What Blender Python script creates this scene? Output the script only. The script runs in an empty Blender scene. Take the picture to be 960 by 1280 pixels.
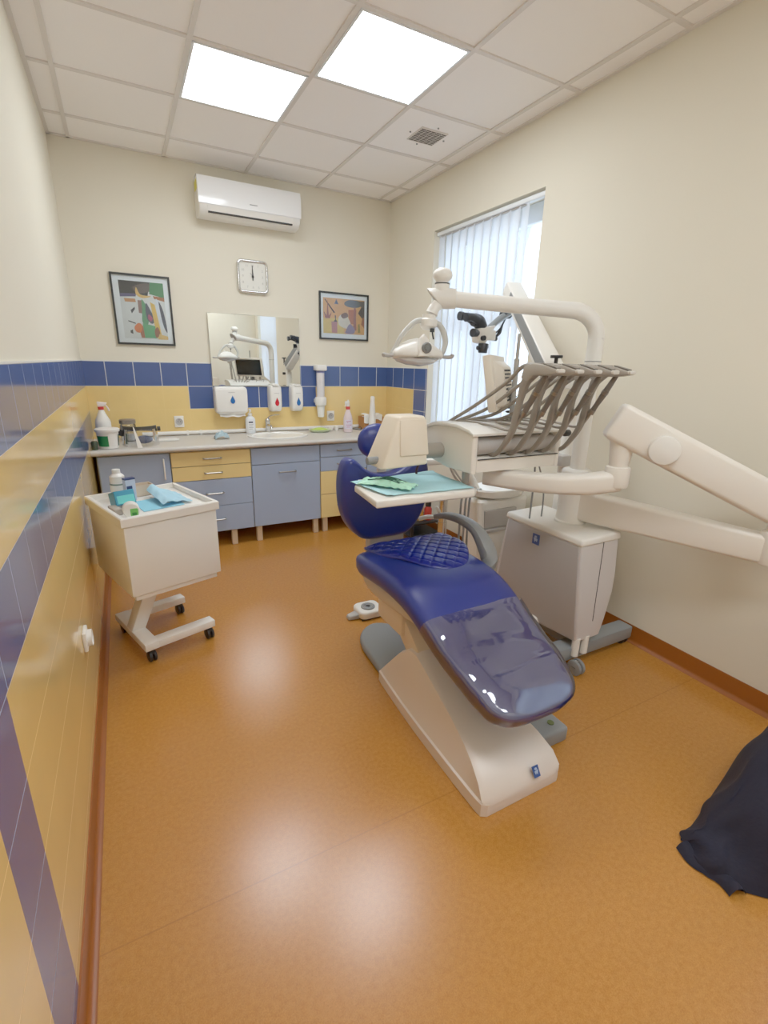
import bpy, bmesh, math, random
from mathutils import Vector, Matrix, noise
PI = math.pi
R = math.radians
random.seed(4)
COL = bpy.context.scene.collection

# ------------------------------------------------------------------ helpers
def lin(c):
    return tuple(((v/255)/12.92 if v/255 <= .04045 else ((v/255+.055)/1.055)**2.4) for v in c)

MATS = {}
def mat(name, rgb, rough=.45, metal=0.0, var=.05, vscale=6.0, spec=.5, emit=None, estr=0, alpha=None, coat=0, bump=0, bscale=200):
    """principled material whose base colour is gently varied by a noise texture"""
    if name in MATS: return MATS[name]
    m = bpy.data.materials.new(name); m.use_nodes = True
    nt = m.node_tree; b = nt.nodes['Principled BSDF']
    c = lin(rgb)
    tc = nt.nodes.new('ShaderNodeTexCoord'); nz = nt.nodes.new('ShaderNodeTexNoise')
    nz.inputs['Scale'].default_value = vscale; nz.inputs['Detail'].default_value = 3
    nt.links.new(tc.outputs['Object'], nz.inputs['Vector'])
    mx = nt.nodes.new('ShaderNodeMix'); mx.data_type = 'RGBA'
    mx.inputs['A'].default_value = (*[v*(1-var) for v in c], 1); mx.inputs['B'].default_value = (*[min(1, v*(1+var)) for v in c], 1)
    nt.links.new(nz.outputs['Fac'], mx.inputs['Factor'])
    nt.links.new(mx.outputs['Result'], b.inputs['Base Color'])
    b.inputs['Roughness'].default_value = rough; b.inputs['Metallic'].default_value = metal
    b.inputs['Specular IOR Level'].default_value = spec
    if coat: b.inputs['Coat Weight'].default_value = coat; b.inputs['Coat Roughness'].default_value = .08
    if emit: b.inputs['Emission Color'].default_value = (*lin(emit), 1); b.inputs['Emission Strength'].default_value = estr
    if alpha is not None: b.inputs['Alpha'].default_value = alpha
    if bump:
        n2 = nt.nodes.new('ShaderNodeTexNoise'); n2.inputs['Scale'].default_value = bscale
        nt.links.new(tc.outputs['Object'], n2.inputs['Vector'])
        bp = nt.nodes.new('ShaderNodeBump'); bp.inputs['Strength'].default_value = bump; bp.inputs['Distance'].default_value = .004
        nt.links.new(n2.outputs['Fac'], bp.inputs['Height']); nt.links.new(bp.outputs['Normal'], b.inputs['Normal'])
    MATS[name] = m
    return m

def mathn(nt, op, a, b=None):
    n = nt.nodes.new('ShaderNodeMath'); n.operation = op
    for i, v in enumerate((a, b)):
        if v is None: continue
        if hasattr(v, 'is_output'): nt.links.new(v, n.inputs[i])
        else: n.inputs[i].default_value = v
    return n.outputs[0]

def tile_mat(name, rgb, grout, haxis, h0, hp, z0, zp, gw, rough=.12):
    """glazed square tiles with grout lines, in metres of the object's own space"""
    m = bpy.data.materials.new(name); m.use_nodes = True
    nt = m.node_tree; b = nt.nodes['Principled BSDF']
    tc = nt.nodes.new('ShaderNodeTexCoord'); sp = nt.nodes.new('ShaderNodeSeparateXYZ')
    nt.links.new(tc.outputs['Object'], sp.inputs[0])
    def lines(out, o, p):
        f = mathn(nt, 'FRACT', mathn(nt, 'DIVIDE', mathn(nt, 'SUBTRACT', out, o-gw/2-50*p), p))
        return mathn(nt, 'LESS_THAN', f, gw/p)
    g = mathn(nt, 'MAXIMUM', lines(sp.outputs[haxis], h0, hp), lines(sp.outputs['Z'], z0, zp))
    nz = nt.nodes.new('ShaderNodeTexNoise'); nz.inputs['Scale'].default_value = 5; nz.inputs['Detail'].default_value = 4
    nt.links.new(tc.outputs['Object'], nz.inputs['Vector'])
    c = lin(rgb)
    m1 = nt.nodes.new('ShaderNodeMix'); m1.data_type = 'RGBA'
    m1.inputs['A'].default_value = (*[v*.9 for v in c], 1); m1.inputs['B'].default_value = (*[v*1.1 for v in c], 1)
    nt.links.new(nz.outputs['Fac'], m1.inputs['Factor'])
    m2 = nt.nodes.new('ShaderNodeMix'); m2.data_type = 'RGBA'
    nt.links.new(g, m2.inputs['Factor']); nt.links.new(m1.outputs['Result'], m2.inputs['A']); m2.inputs['B'].default_value = (*lin(grout), 1)
    nt.links.new(m2.outputs['Result'], b.inputs['Base Color'])
    nt.links.new(mathn(nt, 'ADD', mathn(nt, 'MULTIPLY', g, .5), rough), b.inputs['Roughness'])
    return m

class MB:
    """collects shapes; build() links them as ONE mesh object"""
    def __init__(self): self.bm = bmesh.new(); self.any = False
    def _add(self, t, mi, M=None):
        if M is not None: bmesh.ops.transform(t, matrix=M, verts=t.verts)
        for f in t.faces: f.material_index = mi
        me = bpy.data.meshes.new('tmp'); t.to_mesh(me); t.free(); self.bm.from_mesh(me); bpy.data.meshes.remove(me)
        return self
    def box(self, x0, x1, y0, y1, z0, z1, bev=0, seg=2, mi=0, M=None):
        t = bmesh.new(); bmesh.ops.create_cube(t, size=1)
        for v in t.verts: v.co = Vector(((x0+x1)/2+v.co.x*(x1-x0), (y0+y1)/2+v.co.y*(y1-y0), (z0+z1)/2+v.co.z*(z1-z0)))
        if bev: bmesh.ops.bevel(t, geom=t.edges[:], offset=bev, segments=seg, affect='EDGES', profile=.5, clamp_overlap=True)
        return self._add(t, mi, M)
    def hexa(self, bot, top, bev=0, seg=2, mi=0):
        """box from 4 bottom and 4 top corners (same winding)"""
        t = bmesh.new(); vb = [t.verts.new(p) for p in bot]; vt = [t.verts.new(p) for p in top]
        t.faces.new(vb[::-1]); t.faces.new(vt)
        for i in range(4): t.faces.new((vb[i], vb[(i+1) % 4], vt[(i+1) % 4], vt[i]))
        bmesh.ops.recalc_face_normals(t, faces=t.faces)
        if bev: bmesh.ops.bevel(t, geom=t.edges[:], offset=bev, segments=seg, affect='EDGES', profile=.5, clamp_overlap=True)
        return self._add(t, mi)
    def loft(self, rings, cap=True, closed=True, mi=0, M=None):
        t = bmesh.new(); vs = [[t.verts.new(p) for p in r] for r in rings]; n = len(rings[0])
        for a, b in zip(vs, vs[1:]):
            for i in range(n if closed else n-1): t.faces.new((a[i], a[(i+1) % n], b[(i+1) % n], b[i]))
        if cap and closed: t.faces.new(vs[0][::-1]); t.faces.new(vs[-1])
        bmesh.ops.recalc_face_normals(t, faces=t.faces)
        return self._add(t, mi, M)
    def tube(self, pts, r, n=12, sm=6, flat=None, mi=0, cap=True, M=None, up=(0, 0, 1)):
        """tube through points (smoothed), radius a number or list; flat=(a,b): section half sizes scale"""
        P = [Vector(p) for p in pts]; rr = r if isinstance(r, (list, tuple)) else [r]*len(P)
        if sm > 1 and len(P) > 2:
            Q, S = [], []
            for i in range(len(P)-1):
                p0, p1, p2, p3 = P[max(i-1, 0)], P[i], P[i+1], P[min(i+2, len(P)-1)]
                for k in range(sm):
                    u = k/sm
                    Q.append(.5*((2*p1)+(p2-p0)*u+(2*p0-5*p1+4*p2-p3)*u*u+(3*p1-p0-3*p2+p3)*u**3)); S.append(rr[i]*(1-u)+rr[i+1]*u)
            Q.append(P[-1]); S.append(rr[-1]); P, rr = Q, S
        rings = []; ref = Vector(up)
        for i, p in enumerate(P):
            t = (P[min(i+1, len(P)-1)]-P[max(i-1, 0)]).normalized()
            if abs(t.dot(ref)) > .97: ref = Vector((0, 1, 0)) if abs(t.y) < .9 else Vector((1, 0, 0))
            a = t.cross(ref).normalized(); b = a.cross(t).normalized(); ref = b if flat is None else ref
            fa, fb = flat if flat else (1, 1)
            e = .5 if flat else 1
            ring = []
            for k in range(n):
                an = 2*PI*(k+.5)/n; c, s = math.cos(an), math.sin(an)
                if flat: c = math.copysign(abs(c)**e, c); s = math.copysign(abs(s)**e, s)
                ring.append(p+a*(c*rr[i]*fa)+b*(s*rr[i]*fb))
            rings.append(ring)
        return self.loft(rings, cap=cap, mi=mi, M=M)
    def cyl(self, p0, p1, r0, r1=None, n=24, mi=0, bev=0, M=None):
        r1 = r0 if r1 is None else r1
        if not bev: return self.tube([p0, p1], [r0, r1], n=n, sm=1, mi=mi, M=M)
        p0, p1 = Vector(p0), Vector(p1); d = (p1-p0).normalized()
        return self.tube([p0, p0+d*bev*.3, p0+d*bev, p1-d*bev, p1-d*bev*.3, p1], [r0-bev, r0-bev*.3, r0, r1, r1-bev*.3, r1-bev], n=n, sm=1, mi=mi, M=M)
    def lathe(self, prof, c=(0, 0, 0), n=32, mi=0, M=None, sx=1, sy=1):
        rings = [[Vector((c[0]+r*sx*math.cos(2*PI*k/n), c[1]+r*sy*math.sin(2*PI*k/n), c[2]+z)) for k in range(n)] for r, z in prof]
        return self.loft(rings, mi=mi, M=M)
    def ell(self, c, rad, u=24, v=14, mi=0, M=None):
        t = bmesh.new(); bmesh.ops.create_uvsphere(t, u_segments=u, v_segments=v, radius=1)
        for q in t.verts: q.co = Vector((c[0]+q.co.x*rad[0], c[1]+q.co.y*rad[1], c[2]+q.co.z*rad[2]))
        return self._add(t, mi, M)
    def prism(self, poly, axis, a, b, bev=0, seg=3, mi=0, M=None):
        """2D polygon extruded along axis from a to b. axis x: (y,z), y: (x,z), z: (x,y)"""
        f = {'x': lambda p, w: (w, p[0], p[1]), 'y': lambda p, w: (p[0], w, p[1]), 'z': lambda p, w: (p[0], p[1], w)}[axis]
        t = bmesh.new(); A = [t.verts.new(f(p, a)) for p in poly]; B = [t.verts.new(f(p, b)) for p in poly]; n = len(poly)
        fa = t.faces.new(A); fb = t.faces.new(B)
        for i in range(n): t.faces.new((A[i], A[(i+1) % n], B[(i+1) % n], B[i]))
        bmesh.ops.recalc_face_normals(t, faces=t.faces)
        if bev:
            ed = list(set(fa.edges) | set(fb.edges))
            bmesh.ops.bevel(t, geom=ed, offset=bev, segments=seg, affect='EDGES', profile=.5, clamp_overlap=True)
        return self._add(t, mi, M)
    def sheet(self, fn, nu, nv, th=0, mi=0, M=None):
        """grid surface fn(u,v)->point, optionally thickened downwards"""
        t = bmesh.new(); g = [[t.verts.new(fn(i/nu, j/nv)) for j in range(nv+1)] for i in range(nu+1)]
        for i in range(nu):
            for j in range(nv): t.faces.new((g[i][j], g[i+1][j], g[i+1][j+1], g[i][j+1]))
        bmesh.ops.recalc_face_normals(t, faces=t.faces)
        if th: bmesh.ops.solidify(t, geom=t.faces[:], thickness=th)
        return self._add(t, mi, M)
    def build(self, name, mats, parent=None, off=None, ang=38, smooth=True):
        me = bpy.data.meshes.new(name)
        if off is not None: bmesh.ops.translate(self.bm, verts=self.bm.verts, vec=-Vector(off))
        self.bm.to_mesh(me); self.bm.free()
        for m in (mats if isinstance(mats, (list, tuple)) else [mats]): me.materials.append(m)
        if smooth:
            for p in me.polygons: p.use_smooth = True
            me.set_sharp_from_angle(angle=R(ang))
        o = bpy.data.objects.new(name, me); COL.objects.link(o)
        if parent is not None: o.parent = parent
        return o

class Thing:
    """an Empty at the thing's base that parents its parts; shapes are given in the room's metres (or local=True)"""
    def __init__(self, name, label, cat, loc, rotz=0, group=None, local=False):
        self.o = o = bpy.data.objects.new(name, None); COL.objects.link(o); o.empty_display_size = .05
        o.location = loc; o.rotation_euler = (0, 0, rotz); o['label'] = label; o['category'] = cat
        if group: o['group'] = group
        self.off = None if local else Vector(loc)
    def part(self, name, mb, m, parent=None, label=None, **k):
        p = mb.build(name, m, parent if parent is not None else self.o, self.off, **k)
        if label: p['label'] = label
        return p

def single(name, mb, m, label, cat, loc, group=None, **k):
    o = mb.build(name, m, None, loc, **k); o.location = loc; o['label'] = label; o['category'] = cat
    if group: o['group'] = group
    return o

def struct(name, mb, m, **k):
    o = mb.build(name, m, None, None, **k); o['kind'] = 'structure'; return o

def crom(pts, sm=6, closed=True):
    P = [Vector(p) for p in pts]; n = len(P); out = []
    for i in range(n if closed else n-1):
        g = (lambda k: P[k % n]) if closed else (lambda k: P[min(max(k, 0), n-1)])
        p0, p1, p2, p3 = g(i-1), g(i), g(i+1), g(i+2)
        for k in range(sm):
            u = k/sm; out.append(tuple(.5*((2*p1)+(p2-p0)*u+(2*p0-5*p1+4*p2-p3)*u*u+(3*p1-p0-3*p2+p3)*u**3)))
    if not closed: out.append(tuple(P[-1]))
    return out

def slab(path, hw, th, cx, n=28, e=.35, sm=5):
    """upholstered slab: path of (y,z) along its middle, half widths and half thicknesses per point, centred on x=cx"""
    full = crom([(p[0], p[1], 0) for p in path], sm, closed=False)
    ex = crom([(a, b, 0) for a, b in zip(hw, th)], sm, closed=False)
    rings = []
    for i, p in enumerate(full):
        q0, q1 = full[max(i-1, 0)], full[min(i+1, len(full)-1)]
        ty, tz = q1[0]-q0[0], q1[1]-q0[1]; L = math.hypot(ty, tz); ny, nz = -tz/L, ty/L
        w, t = max(ex[i][0], .004), max(ex[i][1], .003); ring = []
        for k in range(n):
            a = 2*PI*(k+.5)/n; c, s = math.cos(a), math.sin(a)
            c = math.copysign(abs(c)**e, c); s = math.copysign(abs(s)**e, s)
            ring.append(Vector((cx+w*c, p[0]+ny*t*s, p[1]+nz*t*s)))
        rings.append(ring)
    return rings

# ------------------------------------------------------------------ materials
CREAM = mat('painted_plaster', (226, 219, 200), .75, var=.02, vscale=2, spec=.25)
WHITE = mat('white_plastic', (236, 233, 226), .32, var=.015)
IVORY = mat('ivory_plastic', (234, 227, 216), .33, var=.02)
LGREY = mat('light_grey_plastic', (176, 172, 168), .35, var=.03)
UGREY = mat('grey_unit_shell', (172, 167, 165), .33, var=.03)
GREY = mat('mid_grey_plastic', (128, 130, 130), .42, var=.05)
FOOTGREY = mat('foot_grey_paint', (128, 132, 134), .45, var=.05)
TAUPE = mat('taupe_hose_rubber', (139, 130, 118), .42, var=.05)
DTAUPE = mat('dark_taupe_plastic', (104, 96, 87), .4, var=.06)
BLACK = mat('black_rubber', (26, 27, 30), .5, var=.1)
SCOPEBLACK = mat('black_scope_plastic', (28, 34, 44), .38, var=.1)
CHROME = mat('polished_chrome', (215, 215, 215), .12, 1.0, var=.02)
STEEL = mat('satin_steel', (150, 146, 138), .32, .9, var=.04)
LEATHER = mat('blue_leatherette', (24, 40, 122), .34, var=.06, vscale=3, bump=.06, bscale=350)
PADBLUE = mat('quilted_blue_vinyl', (8, 26, 122), .3, var=.08)
BLUELAM = mat('blue_laminate', (152, 170, 200), .42, var=.02)
YELLAM = mat('yellow_laminate', (234, 206, 134), .42, var=.02)
CARC = mat('cabinet_carcass', (190, 186, 176), .55, var=.03)
LEGWOOD = mat('cabinet_leg_beige', (214, 190, 158), .5, var=.04)
WORKTOP = mat('speckled_grey_worktop', (203, 198, 190), .35, var=.06, vscale=260)
PORC = mat('white_porcelain', (240, 238, 232), .12, var=.01)
MIRROR = mat('mirror_silver', (235, 238, 236), .01, 1.0, var=.0)
PAPER = mat('white_paper', (240, 239, 234), .8, var=.02)
BLUETISSUE = mat('blue_tissue', (136, 206, 230), .8, var=.06, vscale=12, bump=.15)
GREENTISSUE = mat('turquoise_tissue', (168, 218, 226), .85, var=.05, vscale=12, bump=.15)
BADGE = mat('badge_blue', (34, 70, 140), .35, var=.05)
DROPBLUE = mat('drop_blue', (30, 95, 165), .25, var=.1)
DROPRED = mat('drop_red', (196, 22, 40), .25, var=.1)
DARKGAP = mat('dark_gap', (40, 38, 36), .7, var=.1)
NAVY = mat('navy_cloth', (10, 9, 32), .9, var=.25, vscale=14, bump=.3, bscale=90)
SCREEN = mat('dark_screen', (12, 14, 16), .18, var=.1)
PVC = mat('white_window_frame', (232, 236, 240), .3, var=.01)

def clear_mat(name, tint, rough=.03, gloss=.1, bump=0):
    m = bpy.data.materials.new(name); m.use_nodes = True; nt = m.node_tree
    nt.nodes.remove(nt.nodes['Principled BSDF']); out = nt.nodes['Material Output']
    tr = nt.nodes.new('ShaderNodeBsdfTransparent'); tr.inputs[0].default_value = (*tint, 1)
    gl = nt.nodes.new('ShaderNodeBsdfGlossy'); gl.inputs['Roughness'].default_value = rough
    lw = nt.nodes.new('ShaderNodeLayerWeight'); lw.inputs['Blend'].default_value = .25
    mx = nt.nodes.new('ShaderNodeMixShader')
    fac = mathn(nt, 'MINIMUM', mathn(nt, 'ADD', mathn(nt, 'MULTIPLY', lw.outputs['Fresnel'], .8), gloss), 1)
    nt.links.new(fac, mx.inputs[0]); nt.links.new(tr.outputs[0], mx.inputs[1]); nt.links.new(gl.outputs[0], mx.inputs[2])
    if bump:
        tc = nt.nodes.new('ShaderNodeTexCoord'); mp = nt.nodes.new('ShaderNodeMapping'); mp.inputs['Scale'].default_value = (3, 9, 3)
        nz = nt.nodes.new('ShaderNodeTexNoise'); nz.inputs['Scale'].default_value = 1.5; nz.inputs['Detail'].default_value = 1; nz.inputs['Distortion'].default_value = .8
        nt.links.new(tc.outputs['Object'], mp.inputs[0]); nt.links.new(mp.outputs[0], nz.inputs['Vector'])
        bp = nt.nodes.new('ShaderNodeBump'); bp.inputs['Strength'].default_value = bump; bp.inputs['Distance'].default_value = .03
        nt.links.new(nz.outputs['Fac'], bp.inputs['Height']); nt.links.new(bp.outputs[0], gl.inputs['Normal'])
    nt.links.new(mx.outputs[0], out.inputs[0]); return m
GLASS = clear_mat('window_glass', (.95, .98, 1), .02, .03)
FILM = clear_mat('clear_plastic_film', (.84, .85, .88), .07, .16, bump=.12)
CLEARP = clear_mat('clear_plastic', (.86, .88, .9), .08, .08)

def slat_mat():
    m = bpy.data.materials.new('blind_fabric'); m.use_nodes = True; nt = m.node_tree
    nt.nodes.remove(nt.nodes['Principled BSDF']); out = nt.nodes['Material Output']
    tc = nt.nodes.new('ShaderNodeTexCoord'); nz = nt.nodes.new('ShaderNodeTexNoise'); nz.inputs['Scale'].default_value = 40
    nt.links.new(tc.outputs['Object'], nz.inputs['Vector'])
    mc = nt.nodes.new('ShaderNodeMix'); mc.data_type = 'RGBA'
    mc.inputs['A'].default_value = (.74, .76, .8, 1); mc.inputs['B'].default_value = (.8, .81, .84, 1)
    nt.links.new(nz.outputs['Fac'], mc.inputs['Factor'])
    d = nt.nodes.new('ShaderNodeBsdfDiffuse'); t = nt.nodes.new('ShaderNodeBsdfTranslucent'); mx = nt.nodes.new('ShaderNodeMixShader')
    nt.links.new(mc.outputs['Result'], d.inputs[0]); nt.links.new(mc.outputs['Result'], t.inputs[0]); mx.inputs[0].default_value = .5
    nt.links.new(d.outputs[0], mx.inputs[1]); nt.links.new(t.outputs[0], mx.inputs[2]); nt.links.new(mx.outputs[0], out.inputs[0])
    return m
SLAT = slat_mat()

def floor_mat():
    m = bpy.data.materials.new('orange_vinyl_floor'); m.use_nodes = True; nt = m.node_tree; b = nt.nodes['Principled BSDF']
    tc = nt.nodes.new('ShaderNodeTexCoord'); sp = nt.nodes.new('ShaderNodeSeparateXYZ'); nt.links.new(tc.outputs['Object'], sp.inputs[0])
    n1 = nt.nodes.new('ShaderNodeTexNoise'); n1.inputs['Scale'].default_value = 300; n1.inputs['Detail'].default_value = 3
    n2 = nt.nodes.new('ShaderNodeTexNoise'); n2.inputs['Scale'].default_value = 70; n2.inputs['Detail'].default_value = 4
    for n in (n1, n2): nt.links.new(tc.outputs['Object'], n.inputs['Vector'])
    f = mathn(nt, 'ADD', mathn(nt, 'MULTIPLY', n1.outputs['Fac'], .6), mathn(nt, 'MULTIPLY', n2.outputs['Fac'], .4))
    cr = nt.nodes.new('ShaderNodeValToRGB'); cr.color_ramp.elements[0].position = .36; cr.color_ramp.elements[1].position = .64
    cr.color_ramp.elements[0].color = (*lin((168, 105, 32)), 1); cr.color_ramp.elements[1].color = (*lin((192, 128, 52)), 1)
    nt.links.new(f, cr.inputs[0])
    # welded seams of the vinyl sheets
    def seam(y): return mathn(nt, 'LESS_THAN', mathn(nt, 'ABSOLUTE', mathn(nt, 'SUBTRACT', sp.outputs['Y'], y)), .0022)
    s = mathn(nt, 'MAXIMUM', seam(1.07), seam(-.93))
    mx = nt.nodes.new('ShaderNodeMix'); mx.data_type = 'RGBA'; nt.links.new(mathn(nt, 'MULTIPLY', s, .32), mx.inputs['Factor'])
    nt.links.new(cr.outputs[0], mx.inputs['A']); mx.inputs['B'].default_value = (*lin((120, 70, 24)), 1)
    nt.links.new(mx.outputs['Result'], b.inputs['Base Color']); b.inputs['Roughness'].default_value = .24
    b.inputs['Specular IOR Level'].default_value = .6
    return m
FLOOR = floor_mat()
SKIRT = mat('orange_vinyl_skirting', (146, 76, 20), .4, var=.06, vscale=60)

# room numbers (metres): x to the right along the back wall, y towards the back wall, z up
LW, RW, BW, FW, CZ = -.258, 2.403, 4.467, -1.0, 2.919
TT, TP = 1.458, .189          # top of the tile dado and tile pitch
ROW = [TT-TP*k for k in range(9)]

# ------------------------------------------------------------------ the setting
b = MB(); b.box(LW-.1, RW+.1, FW-.1, BW+.1, -.1, 0); struct('floor', b, FLOOR, smooth=False)

# ceiling: tiles with a metal grid
XA, Y1 = -.131, 4.1024
CEIL = mat('ceiling_tile', (250, 246, 243), .9, var=.025, vscale=300, spec=.1)
GRID = mat('ceiling_grid_metal', (222, 216, 210), .5, var=.02)
b = MB(); b.box(LW-.1, RW+.1, FW-.1, BW+.1, CZ+.008, CZ+.1); struct('ceiling', b, CEIL, smooth=False)
b = MB()
for k in range(5): b.box(XA+.6*k-.012, XA+.6*k+.012, FW, BW, CZ, CZ+.01)
for k in range(10): b.box(LW, RW, Y1-.6*k-.012, Y1-.6*k+.012, CZ+.0004, CZ+.01)
b.box(LW, LW+.022, FW, BW, CZ, CZ+.01); b.box(RW-.022, RW, FW, BW, CZ, CZ+.01); b.box(LW, RW, BW-.022, BW, CZ, CZ+.01)
struct('trim_1', b, GRID, smooth=False)

# walls: paint above, tile dado in front of it
BT_B = tile_mat('blue_tile_back', (60, 83, 138), (196, 200, 205), 'X', -.105, .1985, TT, TP, .0055)
YT_B = tile_mat('yellow_tile_back', (232, 198, 124), (234, 204, 134), 'X', -.105, .1985, TT, TP, .0014)
BT_S = tile_mat('blue_tile_side', (60, 83, 138), (168, 172, 184), 'Y', .17, .2, TT, TP, .0032)
YT_S = tile_mat('yellow_tile_side', (226, 190, 114), (236, 202, 130), 'Y', 30.0, 60, TT, TP, .0017)
TCAP = mat('white_tile_edge', (226, 224, 218), .4, var=.02)

b = MB(); b.box(LW-.1, RW+.25, BW, BW+.1, 0, CZ+.1)
t0 = BW-.007
sx0, sx1 = .49, 1.6835
b.box(LW, RW, t0, BW, ROW[1], ROW[0], mi=1)
sx0, sx1 = -.105+3*.1985, -.105+9*.1985-.06
sx0, sx1 = .4905, 1.63
b.box(sx0, sx1, t0, BW, ROW[2], ROW[1], mi=1)
b.box(LW, sx0, t0, BW, ROW[2], ROW[1], mi=2); b.box(sx1, RW, t0, BW, ROW[2], ROW[1], mi=2)
b.box(LW, RW, t0, BW, 0, ROW[2], mi=2)
b.box(LW, RW, t0-.001, BW, ROW[0], ROW[0]+.006, mi=3)
struct('wall_back', b, [CREAM, BT_B, YT_B, TCAP], smooth=False)

b = MB(); b.box(LW-.1, LW, FW-.1, BW, 0, CZ+.1)
t0 = LW+.007; b_ = BW-.007
b.box(LW, t0, FW, b_, ROW[1], ROW[0], mi=1)
b.box(LW, t0, FW, b_, ROW[2], ROW[1], mi=2)
s0, s1 = .775, .955
b.box(LW, t0, s0, b_, ROW[3], ROW[2], mi=1)
b.box(LW, t0, s1, b_, 0, ROW[3], mi=2)
b.box(LW, t0, s0, s1, 0, ROW[3], mi=1)
b.box(LW, t0, FW, s0, 0, ROW[2], mi=2)
b.box(LW, t0+.001, FW, b_, ROW[0], ROW[0]+.006, mi=3)
struct('wall_left', b, [CREAM, BT_S, YT_S, TCAP], smooth=False)

# right wall with the window opening
WY0, WY1, WZ0, WZ1, WD = 2.5, 3.705, .86, 2.535, .26
b = MB()
VY0, VY1 = -.8, .42          # the second window, beside the photographer
b.box(RW, RW+WD, FW-.1, VY0, 0, CZ+.1); b.box(RW, RW+WD, VY1, WY0, 0, CZ+.1); b.box(RW, RW+WD, WY1, BW, 0, CZ+.1)
for ya, yb in ((WY0, WY1), (VY0, VY1)): b.box(RW, RW+WD, ya, yb, 0, WZ0); b.box(RW, RW+WD, ya, yb, WZ1, CZ+.1)
t0 = RW-.007; ry = 3.925
b.box(t0, RW, WY1+.012, b_, ROW[1], ROW[0], mi=1)
b.box(t0, RW, WY1+.012, ry, 0, ROW[1], mi=1)
b.box(t0, RW, ry, b_, 0, ROW[1], mi=2)
b.box(t0-.001, RW, WY1+.012, b_, ROW[0], ROW[0]+.006, mi=3)
BT_R = tile_mat('blue_tile_right', (60, 83, 138), (190, 194, 200), 'Y', 3.925, .2, TT, TP, .0055)
YT_R = tile_mat('yellow_tile_right', (228, 192, 118), (232, 200, 130), 'Y', 3.925, .2, TT, TP, .0014)
struct('wall_right', b, [CREAM, BT_R, YT_R, TCAP], smooth=False)
b = MB(); b.box(LW-.1, RW+.25, FW-.1, FW, 0, CZ+.1); struct('wall_front', b, CREAM, smooth=False)

# coved vinyl skirting
def cove(h=.1, t=.005, r=.016, n=6):
    return [(0, 0), (0, h), (t, h), (t, r+.004)]+[(t+r-r*math.cos(a*PI/2/n), r+.004-r*math.sin(a*PI/2/n)) for a in range(1, n+1)]+[(t+r+.004, .001), (t+r+.004, 0)]
pf = cove()
b = MB(); b.prism([(RW-p, q) for p, q in pf], 'y', FW, BW-.01); struct('baseboard_right', b, SKIRT)
b = MB(); b.prism([(LW+.007+p, q) for p, q in pf], 'y', FW, BW-.01); struct('baseboard_left', b, SKIRT)
b = MB(); b.prism([(BW-.007-p, q) for p, q in pf], 'x', LW+.06, RW-.06); struct('baseboard_back', b, SKIRT)

# the windows: frame, transom, pane, sill, and a vertical blind in each reveal
XF = RW+.17
def window(k, y0, y1, label, nsl, lastopen):
    b = MB(); fw = .065
    for q, (ya, yb, z0, z1) in enumerate(((y0, y1, WZ0, WZ0+fw), (y0, y1, WZ1-.12, WZ1), (y0, y0+fw, WZ0, WZ1), (y1-fw, y1, WZ0, WZ1), (y0, y1, 1.77, 1.87))):
        b.box(XF+.0012*q, XF+.07-.0012*q, ya, yb, z0, z1, .008)
    b.box(XF+.004, XF+.066, (y0+y1)/2-.04, (y0+y1)/2+.03, WZ0, 1.8, .008)
    wf = struct('window_%d' % k, b, PVC)
    b = MB(); b.box(XF+.03, XF+.038, y0+.03, y1-.03, WZ0+.03, WZ1-.06); g = b.build('window_pane', GLASS, wf, smooth=False); g['kind'] = 'structure'
    b = MB(); b.box(RW-.03, XF+.002, y0+.001, y1-.001, WZ0, WZ0+.025, .006); g = b.build('window_sill', PVC, wf); g['kind'] = 'structure'
    t = Thing('vertical_blind', label, 'blind', (RW+.05, (y0+y1)/2, WZ1))
    b = MB(); b.box(RW+.02, RW+.06, y0+.01, y1-.005, WZ1-.04, WZ1-.012, .004); t.part('head_rail', b, PVC)
    b = MB()
    for k in range(nsl):
        yc = y1-.06-k*.0945; ang = R(12+2*math.sin(k*2.1)) if k < nsl-1 or not lastopen else R(22)
        dx, dy = math.sin(ang)*.0625, math.cos(ang)*.0625; sw = .006*math.sin(k*1.7)
        def fn(u, v):
            z = WZ1-.045-v*(WZ1-.045-.91); q = (u-.5)*2
            return Vector((RW+.04+q*dx+.006*(1-q*q)+sw*v, yc+q*dy, z))
        b.sheet(fn, 4, 6)
    t.part('slats', b, SLAT)
    b = MB(); b.box(RW+.036, RW+.044, y1-.06-(nsl-1)*.0945, y1-.05, WZ1-.05, WZ1-.036); t.part('hook_strip', b, LGREY)
window(1, WY0, WY1, 'white fabric vertical blind in the window behind the microscope', 11, True)
window(2, VY0, VY1, 'white vertical blind in the second window, seen only in the mirror', 12, False)

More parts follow.
